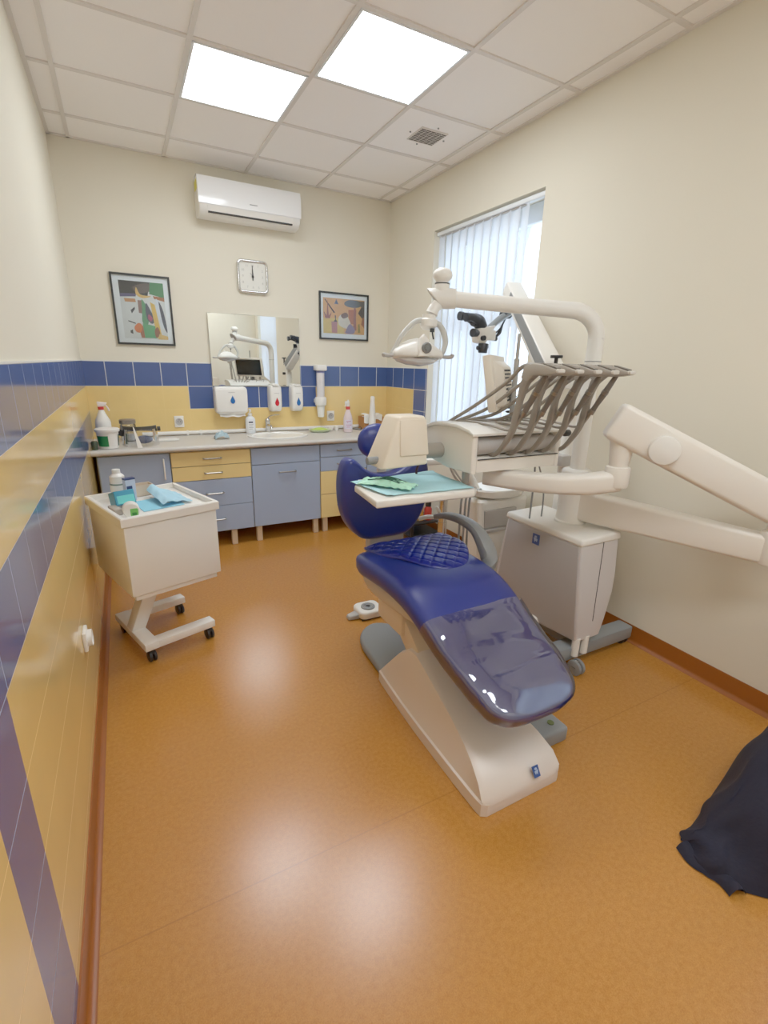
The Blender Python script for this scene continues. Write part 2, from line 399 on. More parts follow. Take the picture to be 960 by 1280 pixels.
# ------------------------------------------------------------------ ceiling lights, vent, air conditioner
LPAN = bpy.data.materials.new('lit_diffuser'); LPAN.use_nodes = True
_b = LPAN.node_tree.nodes['Principled BSDF']; _b.inputs['Base Color'].default_value = (.9, .9, .88, 1)
_b.inputs['Emission Color'].default_value = (.90, .955, 1, 1); _b.inputs['Emission Strength'].default_value = 13.0
def ceiling_light(cx, cy, label, first=None):
    if first is None:
        t = Thing('ceiling_light', label, 'ceiling light', (cx, cy, CZ), 0, 'square ceiling lights', local=True)
        b = MB(); w = .287
        for s in (-1, 1): b.box(-w, w, s*w-.012*(s > 0)*1-.0*(s < 0), s*w+.012*(s < 0), -.003, .006); b.box(s*w-.012*(s > 0), s*w+.012*(s < 0), -w, w, -.003, .006)
        t.part('frame', b, PVC, smooth=False)
        b = MB(); b.box(-w+.012, w-.012, -w+.012, w-.012, -.001, .006); t.part('diffuser', b, LPAN, smooth=False)
        return t.o
    r = first.copy(); COL.objects.link(r); r.location = (cx, cy, CZ); r['label'] = label
    for ch in list(first.children): c = ch.copy(); COL.objects.link(c); c.parent = r
    return r
L0 = ceiling_light(XA+.6*1.5, Y1-.6*1.5, 'lit square ceiling panel above the air conditioner, the smaller-looking of the two')
ceiling_light(XA+.6*2.5, Y1-.6*2.5, 'lit square ceiling panel between the other lamp and the air vent, nearer the camera', L0)
ceiling_light(XA+.6*1.5, Y1-.6*6.5, 'unseen square ceiling panel added behind the photographer for light, left of its twin', L0)  # this panel and the next are added out of view to brighten the room
ceiling_light(XA+.6*2.5, Y1-.6*7.5, 'unseen square ceiling panel added behind the photographer for light, right of its twin', L0)  # second added panel, also unseen, only there for its light

cx, cy = XA+.6*3.5, Y1-.6*1.5-.02
t = Thing('ceiling_vent', 'square slotted white air vent grille in a ceiling tile', 'air vent', (cx, cy, CZ+.008))
b = MB(); b.box(cx-.1, cx+.1, cy-.1, cy+.1, CZ+.002, CZ+.008, .002)
t.part('plate', b, mat('vent_plate', (214, 208, 200), .5))
b = MB()
for i in range(9):
    for j in range(5):
        x = cx-.0752+j*.0376; y = cy-.08+i*.02
        b.box(x-.0165, x+.0165, y-.0052, y+.0052, CZ+.0005, CZ+.004)
t.part('slots', b, mat('vent_dark', (84, 76, 66), .8), smooth=False)
b = MB()
for sx in (-1, 1):
    b.cyl((cx+sx*.13, cy, CZ+.003), (cx+sx*.13, cy, CZ+.008), .006, n=10); b.cyl((cx, cy+sx*.13, CZ+.003), (cx, cy+sx*.13, CZ+.008), .006, n=10)
t.part('screws', b, GREY)

t = Thing('air_conditioner', 'white split air conditioner mounted high on the back wall', 'air conditioner', (1.06, BW, 2.53))
x0, x1 = .665, 1.452
prof = [(BW, 2.545), (BW, 2.795), (BW-.05, 2.803), (BW-.15, 2.80), (BW-.19, 2.785), (BW-.205, 2.74), (BW-.205, 2.62), (BW-.196, 2.575), (BW-.15, 2.537), (BW-.08, 2.53)]
b = MB(); b.prism(prof, 'x', x0, x1, .012, 3); t.part('body', b, WHITE)
b = MB(); b.prism([(BW-.206, 2.605), (BW-.211, 2.61), (BW-.212, 2.73), (BW-.197, 2.792), (BW-.15, 2.806), (BW-.06, 2.808), (BW-.06, 2.803), (BW-.15, 2.80), (BW-.19, 2.785), (BW-.205, 2.74)], 'x', x0-.004, x1+.004, .002, 1)
t.part('front_panel', b, mat('gloss_white_plastic', (240, 240, 240), .12, var=.005))
b = MB(); b.hexa([(x0+.06, BW-.2105, 2.603), (x1-.06, BW-.2105, 2.603), (x1-.06, BW-.20, 2.603), (x0+.06, BW-.20, 2.603)][::1],
                 [(x0+.06, BW-.19, 2.565), (x1-.06, BW-.19, 2.565), (x1-.06, BW-.18, 2.565), (x0+.06, BW-.18, 2.565)])
t.part('air_flap', b, WHITE, smooth=False)
b = MB(); b.box(x0+.065, x1-.065, BW-.1905, BW-.17, 2.556, 2.566); t.part('outlet_slot', b, DARKGAP, smooth=False)
b = MB(); b.box(1.04, 1.1, BW-.2125, BW-.21, 2.643, 2.649); t.part('maker_mark', b, GREY, smooth=False)
b = MB(); b.box(x0-.003, x0+.001, BW-.16, BW-.06, 2.71, 2.77); t.part('energy_sticker', b, mat('sticker_yellow', (220, 210, 60), .5), smooth=False)

# ------------------------------------------------------------------ wall clock, pictures, mirror
def rrect(x0, x1, z0, z1, r, n=6):
    P = []
    for cx, cz, a0 in ((x1-r, z1-r, 0), (x0+r, z1-r, 90), (x0+r, z0+r, 180), (x1-r, z0+r, 270)):
        for k in range(n+1): a = R(a0+90*k/n); P.append((cx+r*math.cos(a), cz+r*math.sin(a)))
    return P
def ring_frame(b, outer, inner, ya, yb, mi=0):
    n = len(outer)
    b.loft([[Vector((p[0], ya, p[1])) for p in outer], [Vector((p[0], yb, p[1])) for p in outer], [Vector((p[0], yb, p[1])) for p in inner], [Vector((p[0], ya, p[1])) for p in inner], [Vector((p[0], ya, p[1])) for p in outer]], cap=False, mi=mi)

x0, x1, z0, z1 = .95, 1.212, 2.035, 2.295
t = Thing('wall_clock', 'square chrome-rimmed wall clock above the mirror', 'clock', ((x0+x1)/2, BW, z0))
b = MB(); b.tube([(p[0], BW-.022, p[1]) for p in rrect(x0+.012, x1-.012, z0+.012, z1-.012, .03)]+[(x1-.012, BW-.022, z1-.042)], .012, n=10, sm=1); t.part('rim', b, CHROME)
b = MB(); b.prism(rrect(x0+.01, x1-.01, z0+.01, z1-.01, .03), 'y', BW, BW-.02); t.part('dial', b, mat('clock_dial', (226, 224, 214), .4, var=.01))
cxk, czk = (x0+x1)/2, (z0+z1)/2
b = MB()
b.hexa([(cxk-.004, BW-.026, czk-.03), (cxk+.004, BW-.026, czk-.03), (cxk+.004, BW-.023, czk-.03), (cxk-.004, BW-.023, czk-.03)], [(cxk-.002, BW-.026, czk+.085), (cxk+.002, BW-.026, czk+.085), (cxk+.002, BW-.023, czk+.085), (cxk-.002, BW-.023, czk+.085)])
t.part('minute_hand', b, DARKGAP, smooth=False)
b = MB(); b.hexa([(cxk-.006, BW-.029, czk-.012), (cxk+.006, BW-.029, czk-.012), (cxk+.006, BW-.027, czk-.012), (cxk-.006, BW-.027, czk-.012)], [(cxk-.004, BW-.029, czk+.06), (cxk+.002, BW-.029, czk+.06), (cxk+.002, BW-.027, czk+.06), (cxk-.004, BW-.027, czk+.06)])
b.cyl((cxk, BW-.02, czk), (cxk, BW-.031, czk), .009, n=16); t.part('hour_hand', b, DARKGAP)
b = MB(); b.tube([(cxk+.006, BW-.031, czk-.01), (cxk-.022, BW-.031, czk+.026)], .0012, n=6, sm=1); t.part('second_hand', b, DARKGAP)
def text_mesh(s, size, loc, rot, extr=.0006):
    cu = bpy.data.curves.new('txt', 'FONT'); cu.body = s; cu.size = size; cu.align_x = 'CENTER'; cu.align_y = 'CENTER'; cu.extrude = extr
    ob = bpy.data.objects.new('txt', cu); COL.objects.link(ob); dg = bpy.context.evaluated_depsgraph_get()
    me = bpy.data.meshes.new_from_object(ob.evaluated_get(dg)); bpy.data.objects.remove(ob); bpy.data.curves.remove(cu)
    me.transform(Matrix.Translation(loc) @ rot); return me
RB = Matrix.Rotation(PI/2, 4, 'X')
b = MB()
for h in range(1, 13):
    a = PI/2-h*PI/6; k = 1/max(abs(math.cos(a)), abs(math.sin(a)))*.082
    k = min(k, .098)
    me = text_mesh(str(h), .026, (cxk+k*math.cos(a), BW-.0212, czk+k*math.sin(a)), RB); b.bm.from_mesh(me); bpy.data.meshes.remove(me)
t.part('numeral_print', b, mat('pale_numeral_grey', (182, 180, 172), .5), smooth=False)

def picture(name, label, x0, x1, z0, z1, mw, patches, bg, tilt=0):
    t = Thing(name, label, 'picture', ((x0+x1)/2, BW, z0))
    f = .014; b = MB()
    o = [(x0, z0), (x1, z0), (x1, z1), (x0, z1)]; i = [(x0+f, z0+f), (x1-f, z0+f), (x1-f, z1-f), (x0+f, z1-f)]
    ring_frame(b, o, i, BW-.002, BW-.022); t.part('frame', b, mat('black_picture_frame', (20, 24, 24), .35), smooth=False)
    b = MB(); b.box(x0+f*.5, x1-f*.5, BW-.008, BW-.002, z0+f*.5, z1-f*.5); t.part('mat_board', b, mat('white_mat_board', (244, 243, 240), .6, var=.01), smooth=False)
    b = MB(); px0, px1, pz0, pz1 = x0+mw[0], x1-mw[1], z0+mw[2], z1-mw[3]
    mats = [mat('print_ground_%d_%d_%d' % bg, bg, .6, var=.12, vscale=18)]
    b.box(px0, px1, BW-.0092, BW-.008, pz0, pz1)
    for j, (rgb, poly) in enumerate(patches):
        key = 'print_%d_%d_%d' % rgb; m = mat(key, rgb, .6, var=.15, vscale=25)
        if m not in mats: mats.append(m)
        b.prism([(px0+u*(px1-px0), pz0+v*(pz1-pz0)) for u, v in poly], 'y', BW-.0085, BW-.0096-.00006*j, mi=mats.index(m))
    t.part('print', b, mats, smooth=False)
    b = MB(); b.box(x0+f, x1-f, BW-.0145, BW-.0135, z0+f, z1-f); t.part('cover_glass', b, GLASS, smooth=False)
    return t
cur = lambda *p: crom([(q[0], q[1], 0) for q in p], 5)
C2 = lambda *p: [(q[0], q[1]) for q in cur(*p)]
picture('framed_picture', 'tall black-framed abstract print left of the mirror', .008, .424, 1.588, 2.1, (.055, .05, .045, .05), [
    ((38, 36, 38), [(0, .78), (.62, .76), (.7, 1), (0, 1)]), ((98, 82, 76), C2((.3, .9), (.62, .98), (.8, .9), (.6, .82), (.4, .8))),
    ((62, 130, 80), [(.66, .8), (1, .74), (1, 1), (.7, 1)]), ((92, 84, 120), [(0, .72), (.35, .74), (.36, .79), (0, .78)]),
    ((226, 178, 96), C2((.38, .9), (.46, .78), (.7, .76), (.5, .72), (.36, .78))), ((170, 100, 60), [(.76, .72), (1, .68), (1, .75), (.74, .77)]),
    ((196, 134, 86), [(.1, .64), (.34, .64), (.33, .7), (.08, .7)]), ((142, 104, 96), [(.38, .46), (.52, .44), (.5, .68), (.38, .68)]),
    ((84, 150, 104), C2((.48, .7), (.6, .5), (.56, .26), (.44, .3), (.46, .5))), ((70, 72, 92), C2((.56, .64), (.66, .5), (.74, .34), (.64, .28), (.54, .4))),
    ((176, 72, 110), C2((.6, .44), (.68, .38), (.64, .32), (.58, .36))), ((232, 186, 82), [(.66, .66), (.76, .62), (.86, .06), (.74, .02)]),
    ((222, 224, 228), C2((.8, .72), (.9, .6), (.96, .3), (.9, .2), (.8, .46))), ((64, 68, 84), C2((.86, .68), (.95, .5), (1, .14), (.93, .22), (.88, .44))),
    ((88, 168, 112), [(.42, .02), (.74, .02), (.72, .24), (.44, .28)]), ((166, 92, 62), [(.38, .02), (.46, .02), (.44, .24), (.34, .2)]),
    ((150, 88, 60), C2((.72, .03), (.82, .1), (.78, .22), (.7, .16))), ((222, 112, 50), C2((.24, .2), (.34, .28), (.42, .24), (.38, .12), (.28, .12))),
    ((234, 190, 110), [(.76, 0), (1, 0), (1, .06), (.8, .1)]), ((50, 46, 44), [(.12, .3), (.28, .26), (.28, .28), (.12, .32)]),
    ((50, 46, 44), [(.14, .1), (.2, .08), (.2, .16), (.14, .14)]), ((60, 60, 66), [(.2, .5), (.3, .56), (.3, .52), (.22, .44)])], (224, 222, 216))
picture('framed_picture', 'wide black-framed orange print on the back wall, right of the mirror', 1.674, 2.174, 1.698, 2.11, (.04, .04, .055, .05), [
    ((222, 186, 96), [(0, 0), (.5, 0), (.46, .45), (0, .42)]), ((186, 96, 40), [(.62, .3), (.78, .3), (.8, .72), (.6, .7)]),
    ((186, 120, 116), [(.2, .02), (.33, .02), (.33, .34), (.19, .34)]), ((70, 60, 56), [(.24, .34), (.34, .34), (.3, .4), (.3, .52), (.27, .52), (.28, .4)]),
    ((54, 44, 44), [(.03, .95), (.05, .96), (.28, .6), (.25, .58)]), ((150, 80, 60), [(.05, .42), (.15, .42), (.2, .6), (.13, .5), (.1, .96), (.08, .5), (.01, .62)]),
    ((82, 86, 88), C2((.5, .88), (.62, .98), (.9, .97), (1, .9), (.82, .78), (.58, .79))), ((72, 62, 60), [(.84, .62), (1, .4), (1, .98), (.86, .96), (.92, .8)]),
    ((150, 76, 50), [(.72, .12), (.8, .12), (.78, .78), (.74, .78)]), ((150, 84, 52), [(.92, .3), (1, .2), (1, .52), (.95, .5)]),
    ((226, 210, 186), C2((.38, .5), (.52, .58), (.66, .3), (.6, .16), (.44, .2), (.36, .3))), ((120, 82, 62), C2((.42, .54), (.54, .62), (.6, .52), (.48, .44))),
    ((136, 116, 142), C2((.54, .1), (.64, .3), (.76, .14), (.72, .02), (.54, .02))), ((96, 110, 128), [(.26, .84), (.36, .84), (.31, .98)]),
    ((150, 130, 62), [(.84, .06), (.9, .06), (.88, .32), (.84, .3)])], (224, 162, 96))

b = MB(); b.box(.687, 1.474, BW-.026, BW-.008, 1.272, 1.862, .003, 1)
single('wall_mirror', b, MIRROR, 'rectangular frameless mirror above the washbasin', 'mirror', (1.08, BW, 1.272), smooth=False)

# ------------------------------------------------------------------ dispensers, cup tube, sockets
def teardrop(cx, cz, h, w, n=20):
    P = []
    for k in range(n):
        a = 2*PI*k/n; s = math.sin(a); P.append((cx+w*math.cos(a)*(1-max(0, s))**.75 if s > 0 else cx+w*math.cos(a), cz+(h*.62*s if s > 0 else h*.38*s)))
    return P
t = Thing('towel_dispenser', 'white paper towel dispenser with a blue drop under the mirror', 'paper towel dispenser', (.82, BW-.007, 1.0))
b = MB()
y0 = BW-.007
b.loft([[Vector((x, y, z)) for x, y in ((.69-k, y0), (.69-k, yf), (.955+k, yf), (.955+k, y0))] for z, yf, k in ((1.035, y0-.09, -.02), (1.06, y0-.11, 0), (1.1, y0-.118, .002), (1.2, y0-.118, .003), (1.245, y0-.11, .003), (1.268, y0-.085, -.004))])
o = t.part('body', b, WHITE, ang=25)
md = o.modifiers.new('b', 'BEVEL'); md.width = .012; md.segments = 3; md.limit_method = 'ANGLE'; md.angle_limit = R(40)
b = MB(); b.prism(teardrop(.828, 1.155, .07, .02), 'y', y0-.117, y0-.122); t.part('drop_window', b, DROPBLUE)
b = MB(); b.sheet(lambda u, v: Vector((.72+u*.215, y0-.06-.03*v+.006*math.sin(u*9), 1.036-.022*v+.004*math.sin(u*14+1))), 16, 4, .002); t.part('paper_towel', b, PAPER)
b = MB(); b.box(.795, .85, y0-.1195, y0-.117, 1.222, 1.225); t.part('maker_mark', b, LGREY, smooth=False)
def soap(cx, dm, label):
    t = Thing('soap_dispenser', label, 'soap dispenser', (cx, BW-.007, 1.05), 0, 'wall soap dispensers under the mirror')
    b = MB(); w = .057
    rings = []
    for z, d, k in ((1.048, .05, .72), (1.055, .08, .86), (1.075, .095, .95), (1.11, .1, 1), (1.2, .1, 1), (1.25, .096, .98), (1.272, .085, .94), (1.278, .06, .86)):
        ring = []
        for q in range(20):
            a = PI*q/19; c, s = math.cos(a), math.sin(a)
            ring.append(Vector((cx-w*k*math.copysign(abs(c)**.45, c), y0-d*abs(s)**.35, z)))
        rings.append(ring)
    b.loft(rings); t.part('body', b, WHITE)
    b = MB(); b.prism(teardrop(cx+.004, 1.13, .075, .019), 'y', y0-.099, y0-.1035); t.part('drop_window', b, dm)
    b = MB(); b.box(cx-.02, cx+.026, y0-.1015, y0-.099, 1.212, 1.215); t.part('maker_mark', b, LGREY, smooth=False)
    b = MB(); b.box(cx-.03, cx+.03, y0-.1, y0-.02, 1.272, 1.292, .008); t.part('top_cap', b, WHITE)
soap(1.218, DROPRED, 'white wall soap dispenser with a red drop')
soap(1.42, DROPBLUE, 'white wall dispenser with a blue drop, beside the red-drop one')

cx = 1.655
t = Thing('cup_dispenser', 'tall white tube cup dispenser on the blue tiles', 'cup dispenser', (cx, BW-.007, .98))
b = MB(); b.box(cx-.05, cx+.05, y0-.11, y0, 1.415, 1.468, .01); t.part('top_bracket', b, WHITE)
b = MB(); b.cyl((cx, y0-.06, 1.14), (cx, y0-.06, 1.44), .037, n=24); t.part('tube', b, mat('milky_tube', (222, 218, 218), .3, var=.02))
b = MB(); b.cyl((cx, y0-.06, 1.395), (cx, y0-.06, 1.414), .0375, n=24); t.part('band', b, mat('band_blue', (120, 120, 168), .3))
b = MB(); b.lathe([(.03, 0), (.052, .004), (.055, .03), (.055, .07), (.05, .078), (.03, .08)], (cx, y0-.06, 1.095)); b.box(cx-.05, cx-.01, y0-.05, y0, 1.12, 1.155, .006); t.part('holder_ring', b, WHITE)
b = MB(); b.lathe([(.026, 0), (.03, .002), (.037, .1), (.038, .11)], (cx, y0-.06, .988)); t.part('paper_cup', b, PAPER)

def socket(name, cx, cz, label, w=.075, h=.095, two=False):
    t = Thing(name, label, 'power socket', (cx, y0, cz))
    b = MB(); b.box(cx-w/2, cx+w/2, y0-.012, y0, cz-h/2, cz+h/2, .004); t.part('plate', b, WHITE)
    b = MB(); b.lathe([(.0, 0), (.027, 0), (.029, .004), (.024, .004), (.022, .001), (0, .001)], (0, 0, 0), n=24, M=Matrix.Translation((cx, y0-.012, cz)) @ Matrix.Rotation(PI/2, 4, 'X')); t.part('socket_ring', b, LGREY)
    b = MB()
    for s in (-1, 1): b.cyl((cx+s*.009, y0-.0125, cz), (cx+s*.009, y0-.014, cz), .0035, n=8)
    b.cyl((cx, y0-.0125, cz+.016), (cx, y0-.02, cz+.016), .003, n=8); t.part('pin_holes', b, DARKGAP)
    return t
socket('power_socket', .392, .977, 'white wall socket on yellow tiles left of the towel dispenser')
socket('power_socket', 1.776, .99, 'white wall socket on yellow tiles beneath the cup dispenser tube')
t = Thing('power_socket', 'white plastic socket low on the yellow tiled left wall', 'power socket', (LW+.007, 1.99, .42))
xw = LW+.007
b = MB(); b.box(xw, xw+.014, 1.95, 2.03, .385, .465, .004); t.part('plate', b, WHITE)
b = MB(); b.lathe([(0, .004), (.022, .004), (.03, .018), (.033, .018), (.033, 0), (0, 0)], n=24, M=Matrix.Translation((xw+.012, 1.99, .425)) @ Matrix.Rotation(PI/2, 4, 'Y')); t.part('socket_ring', b, WHITE)

# ------------------------------------------------------------------ base cabinets and worktop
CF, CB, CZ0, CZ1 = 3.885, BW-.05, .14, .815     # front, back, bottom, top
def carcass(t, x0, x1):
    b = MB(); b.box(x0+.001, x1-.001, CF+.02, CB, CZ0, CZ1); t.part('carcass', b, CARC, smooth=False)
def front(t, kind, x0, x1, z0, z1, m, handle='h', hz=None, hx=None, hw=.1):
    b = MB(); b.box(x0+.003, x1-.003, CF, CF+.019, z0+.0025, z1-.0025, .0015, 1)
    d = t.part(kind, b, m)
    if handle:
        b = MB(); cx = (x0+x1)/2 if hx is None else hx; cz = (z0+z1)/2 if hz is None else hz
        if handle == 'h': pts = [(cx-hw/2, CF+.003, cz), (cx-hw/2, CF-.024, cz), (cx-hw/2+.012, CF-.028, cz), (cx+hw/2-.012, CF-.028, cz), (cx+hw/2, CF-.024, cz), (cx+hw/2, CF+.003, cz)]
        else: pts = [(cx, CF+.003, cz-hw/2), (cx, CF-.02, cz-hw/2), (cx, CF-.026, cz-hw/2+.015), (cx, CF-.03, cz), (cx, CF-.026, cz+hw/2-.015), (cx, CF-.02, cz+hw/2), (cx, CF+.003, cz+hw/2)]
        b.tube(pts, .0055, n=8, sm=3); t.part('handle', b, STEEL if handle == 'h' else mat('white_metal', (235, 232, 226), .3), d)
    return d
def legs(t, xs):
    for x in xs:
        b = MB(); b.box(x-.022, x+.022, CF+.03, CF+.074, 0, CZ0+.002, .003); t.part('leg', b, LEGWOOD)
t = Thing('base_cabinet', 'blue single-door base cabinet in the left corner', 'cabinet', (.01, 4.15, 0), 0, 'base cabinets along the back wall')
carcass(t, -.225, .252); front(t, 'door', -.22, .252, CZ0, .81, BLUELAM, 'v', hz=.69, hx=.205, hw=.15); legs(t, (-.19, .21))
t = Thing('base_cabinet', 'four-drawer base cabinet, two yellow drawers above two blue', 'cabinet', (.55, 4.15, 0), 0, 'base cabinets along the back wall')
carcass(t, .254, .852)
for z0, z1, m in ((.695, .81, YELLAM), (.58, .695, YELLAM), (.36, .58, BLUELAM), (CZ0, .36, BLUELAM)): front(t, 'drawer', .254, .852, z0, z1, m, hz=(z0+z1)/2, hw=.13)
legs(t, (.30, .69))
t = Thing('base_cabinet', 'wide blue base cabinet with one tall door under the washbasin', 'cabinet', (1.15, 4.15, 0), 0, 'base cabinets along the back wall')
b = MB(); b.box(.855, .873, CF+.02, CB, CZ0, CZ1); b.box(1.427, 1.445, CF+.02, CB, CZ0, CZ1); b.box(.873, 1.427, CF+.02, CB, CZ0, CZ0+.018); b.box(.873, 1.427, CB-.01, CB, CZ0, CZ1); t.part('carcass', b, CARC, smooth=False); front(t, 'false_front', .854, 1.446, .67, .81, BLUELAM, None); front(t, 'door', .854, 1.446, CZ0, .67, BLUELAM, hz=.6, hx=1.15, hw=.14)
legs(t, (.9, 1.41))
t = Thing('base_cabinet', 'four-drawer base cabinet, two blue drawers above two yellow', 'cabinet', (1.66, 4.15, 0), 0, 'base cabinets along the back wall')
carcass(t, 1.448, 1.9)
for z0, z1, m in ((.695, .81, BLUELAM), (.57, .695, BLUELAM), (.36, .57, YELLAM), (CZ0, .36, YELLAM)): front(t, 'drawer', 1.448, 1.9, z0, z1, m, hz=(z0+z1)/2, hw=.13)
legs(t, (1.5, 1.86))
t = Thing('base_cabinet', 'plain blue base cabinet in the right corner, partly behind the dental chair', 'cabinet', (2.14, 4.15, 0), 0, 'base cabinets along the back wall')
carcass(t, 1.902, 2.385); front(t, 'door', 1.902, 2.38, CZ0, .81, BLUELAM, 'v', hz=.69, hx=2.33, hw=.15); legs(t, (1.95, 2.34))

# worktop with an oval cut-out for the basin
SCX, SCY, SA, SB = 1.165, 4.165, .265, .2
b = MB(); wz0, wz1 = .822, .86; wf, wb = 3.845, BW-.008; N = 48
b.box(LW+.008, SCX-.3, wf, wb, wz0, wz1); b.box(SCX+.3, RW-.008, wf, wb, wz0, wz1)
ell = [Vector((SCX+SA*.93*math.cos(2*PI*k/N), SCY+SB*.93*math.sin(2*PI*k/N), 0)) for k in range(N)]
def onrect(k):
    a = 2*PI*k/N; c, s = math.cos(a), math.sin(a); d = []
    if c > 1e-9: d.append(.3/c)
    if c < -1e-9: d.append(-.3/c)
    if s > 1e-9: d.append((wb-SCY)/s)
    if s < -1e-9: d.append((wf-SCY)/s)
    q = min(d); return Vector((SCX+q*c, SCY+q*s, 0))
rec = [onrect(k) for k in range(N)]
for cx_, cy_ in ((SCX+.3, wb), (SCX-.3, wb), (SCX-.3, wf), (SCX+.3, wf)):
    k = min(range(N), key=lambda i: (rec[i]-Vector((cx_, cy_, 0))).length); rec[k] = Vector((cx_, cy_, 0))
up = lambda L, z: [Vector((p.x, p.y, z)) for p in L]
b.loft([up(ell, wz1), up(rec, wz1), up(rec, wz0), up(ell, wz0), up(ell, wz1)], cap=False)
b.tube([(LW+.008, wf+.004, (wz0+wz1)/2), (RW-.008, wf+.004, (wz0+wz1)/2)], .0195, n=12, sm=1, cap=True)
single('worktop', b, WORKTOP, 'long pale grey worktop over the blue and yellow cabinets', 'worktop', (1.07, 4.15, wz0))
b = MB(); b.tube([(.1, BW-.025, .882), (.9, BW-.025, .882), (2.2, BW-.025, .882)], .0165, n=10, sm=1)
for x in (.45, .56): b.box(x-.008, x+.008, BW-.04, BW-.008, .8615, .9)
single('cable_conduit', b, WHITE, 'white cable conduit pipe along the back of the worktop', 'conduit', (1.1, BW-.02, .861))

t = Thing('washbasin', 'oval white inset washbasin in the worktop', 'washbasin', (SCX, SCY, wz1))
b = MB(); b.lathe([(1.0, .002), (1.0, .01), (.96, .014), (.88, .011), (.8, -.02), (.66, -.085), (.42, -.125), (.12, -.135), (.1, -.14), (.3, -.14), (.7, -.1), (.86, -.02), (.92, .0015)], (SCX, SCY, wz1), n=48, sx=SA, sy=SB); t.part('bowl', b, PORC)
b = MB(); b.cyl((SCX, SCY+.165, wz1-.022), (SCX, SCY+.182, wz1-.018), .011, n=16); t.part('overflow_hole', b, BLACK)
b = MB(); b.cyl((SCX, SCY, wz1-.134), (SCX, SCY, wz1-.13), .03, n=20); t.part('drain', b, CHROME)
fx, fy = 1.135, 4.395
t = Thing('mixer_tap', 'chrome single-lever mixer tap behind the washbasin', 'tap', (fx, fy, wz1))
b = MB(); b.lathe([(.03, 0), (.03, .006), (.024, .012), (.023, .1), (.025, .115), (.018, .128), (.004, .132)], (fx, fy, wz1)); t.part('body', b, CHROME)
b = MB(); b.tube([(fx, fy, wz1+.06), (fx, fy-.06, wz1+.075), (fx, fy-.12, wz1+.066), (fx, fy-.135, wz1+.05)], [.015, .013, .011, .011], n=12); t.part('spout', b, CHROME)
b = MB(); b.tube([(fx, fy, wz1+.125), (fx+.03, fy-.02, wz1+.155), (fx+.1, fy-.05, wz1+.165)], [.012, .009, .007], n=10, flat=(1, .5)); t.part('lever', b, CHROME)

# ------------------------------------------------------------------ things on the worktop
Z = wz1
def bottle(name, label, c, prof, mb, cap, mc, sx=1, sy=1, cat='bottle'):
    t = Thing(name, label, cat, c); b = MB(); b.lathe(prof, c, n=24, sx=sx, sy=sy); t.part('body', b, mb)
    if cap: b = MB(); b.lathe(cap, c, n=20); t.part('cap', b, mc)
    return t
# spray bottle
c = (-.16, 4.14, Z)
t = bottle('spray_bottle', 'white spray bottle with a red-collared trigger in the left corner', c, [(.03, 0), (.05, .004), (.052, .02), (.052, .16), (.048, .18), (.03, .22), (.018, .25), (.017, .265)], WHITE, None, None)
b = MB(); b.lathe([(.017, .255), (.02, .257), (.02, .275), (.017, .277)], c, n=16); t.part('collar', b, mat('signal_red', (200, 40, 40), .4))
b = MB(); b.hexa([(c[0]-.02, c[1]-.014, Z+.277), (c[0]+.02, c[1]-.014, Z+.277), (c[0]+.02, c[1]+.014, Z+.277), (c[0]-.02, c[1]+.014, Z+.277)], [(c[0]-.022, c[1]-.012, Z+.315), (c[0]+.045, c[1]-.012, Z+.305), (c[0]+.045, c[1]+.012, Z+.305), (c[0]-.022, c[1]+.012, Z+.315)], .006)
b.tube([(c[0]+.03, c[1], Z+.29), (c[0]+.045, c[1], Z+.265), (c[0]+.05, c[1], Z+.245)], .006, n=8); t.part('trigger_head', b, mat('spray_head_pale', (236, 224, 220), .35))
b = MB(); b.lathe([(.0525, .08), (.0528, .081), (.0528, .12), (.0525, .121)], c, n=24); t.part('label_band', b, mat('label_pale', (206, 204, 204), .5))
# tub with green label
c = (-.135, 3.945, Z)
t = bottle('wipes_tub', 'white lidded tub with a green label in front of the spray bottle', c, [(.05, 0), (.062, .004), (.07, .115), (.07, .12)], WHITE, [(.064, .12), (.079, .121), (.08, .138), (.072, .143), (.02, .145)], WHITE, cat='tub')
b = MB(); rr = lambda z: .0622+(z-.004)*.072
b.loft([[Vector((c[0]+(rr(z)+.0012)*math.cos(a), c[1]+(rr(z)+.0012)*math.sin(a), Z+z)) for a in [PI*1.06+k*PI*.45/14 for k in range(15)]] for z in (.02, .095)], cap=False, closed=False)
t.part('label', b, mat('green_label', (18, 120, 62), .45))
b = MB(); b.loft([[Vector((c[0]+(rr(z)+.0012)*math.cos(a), c[1]+(rr(z)+.0012)*math.sin(a), Z+z)) for a in [PI*1.86+k*PI*.25/8 for k in range(9)]] for z in (.02, .1)], cap=False, closed=False)
t.part('side_label', b, mat('dark_green_label', (24, 70, 50), .45))
b = MB(); c = (-.222, 3.89, Z); b.lathe([(.012, 0), (.02, .003), (.022, .05), (.016, .062), (.004, .064)], c, n=16)
single('dark_bottle', b, mat('dark_bottle_glass', (50, 62, 44), .25), 'small dark bottle between the tub and the left wall', 'bottle', c)
# glass jar
c = (.0, 4.26, Z)
t = Thing('glass_jar', 'clear lidded jar standing behind the face shield', 'jar', c)
b = MB(); b.lathe([(.045, 0), (.055, .004), (.056, .12), (.05, .135)], c, n=28); t.part('body', b, CLEARP)
b = MB(); b.lathe([(.05, .135), (.058, .137), (.058, .165), (.05, .17), (.01, .172)], c, n=28); t.part('lid', b, mat('jar_lid_grey', (150, 140, 128), .3, .6))
b = MB(); b.lathe([(.01, .005), (.05, .008), (.05, .05), (.01, .055)], c, n=20); t.part('contents', b, mat('cotton_white', (230, 226, 218), .9))
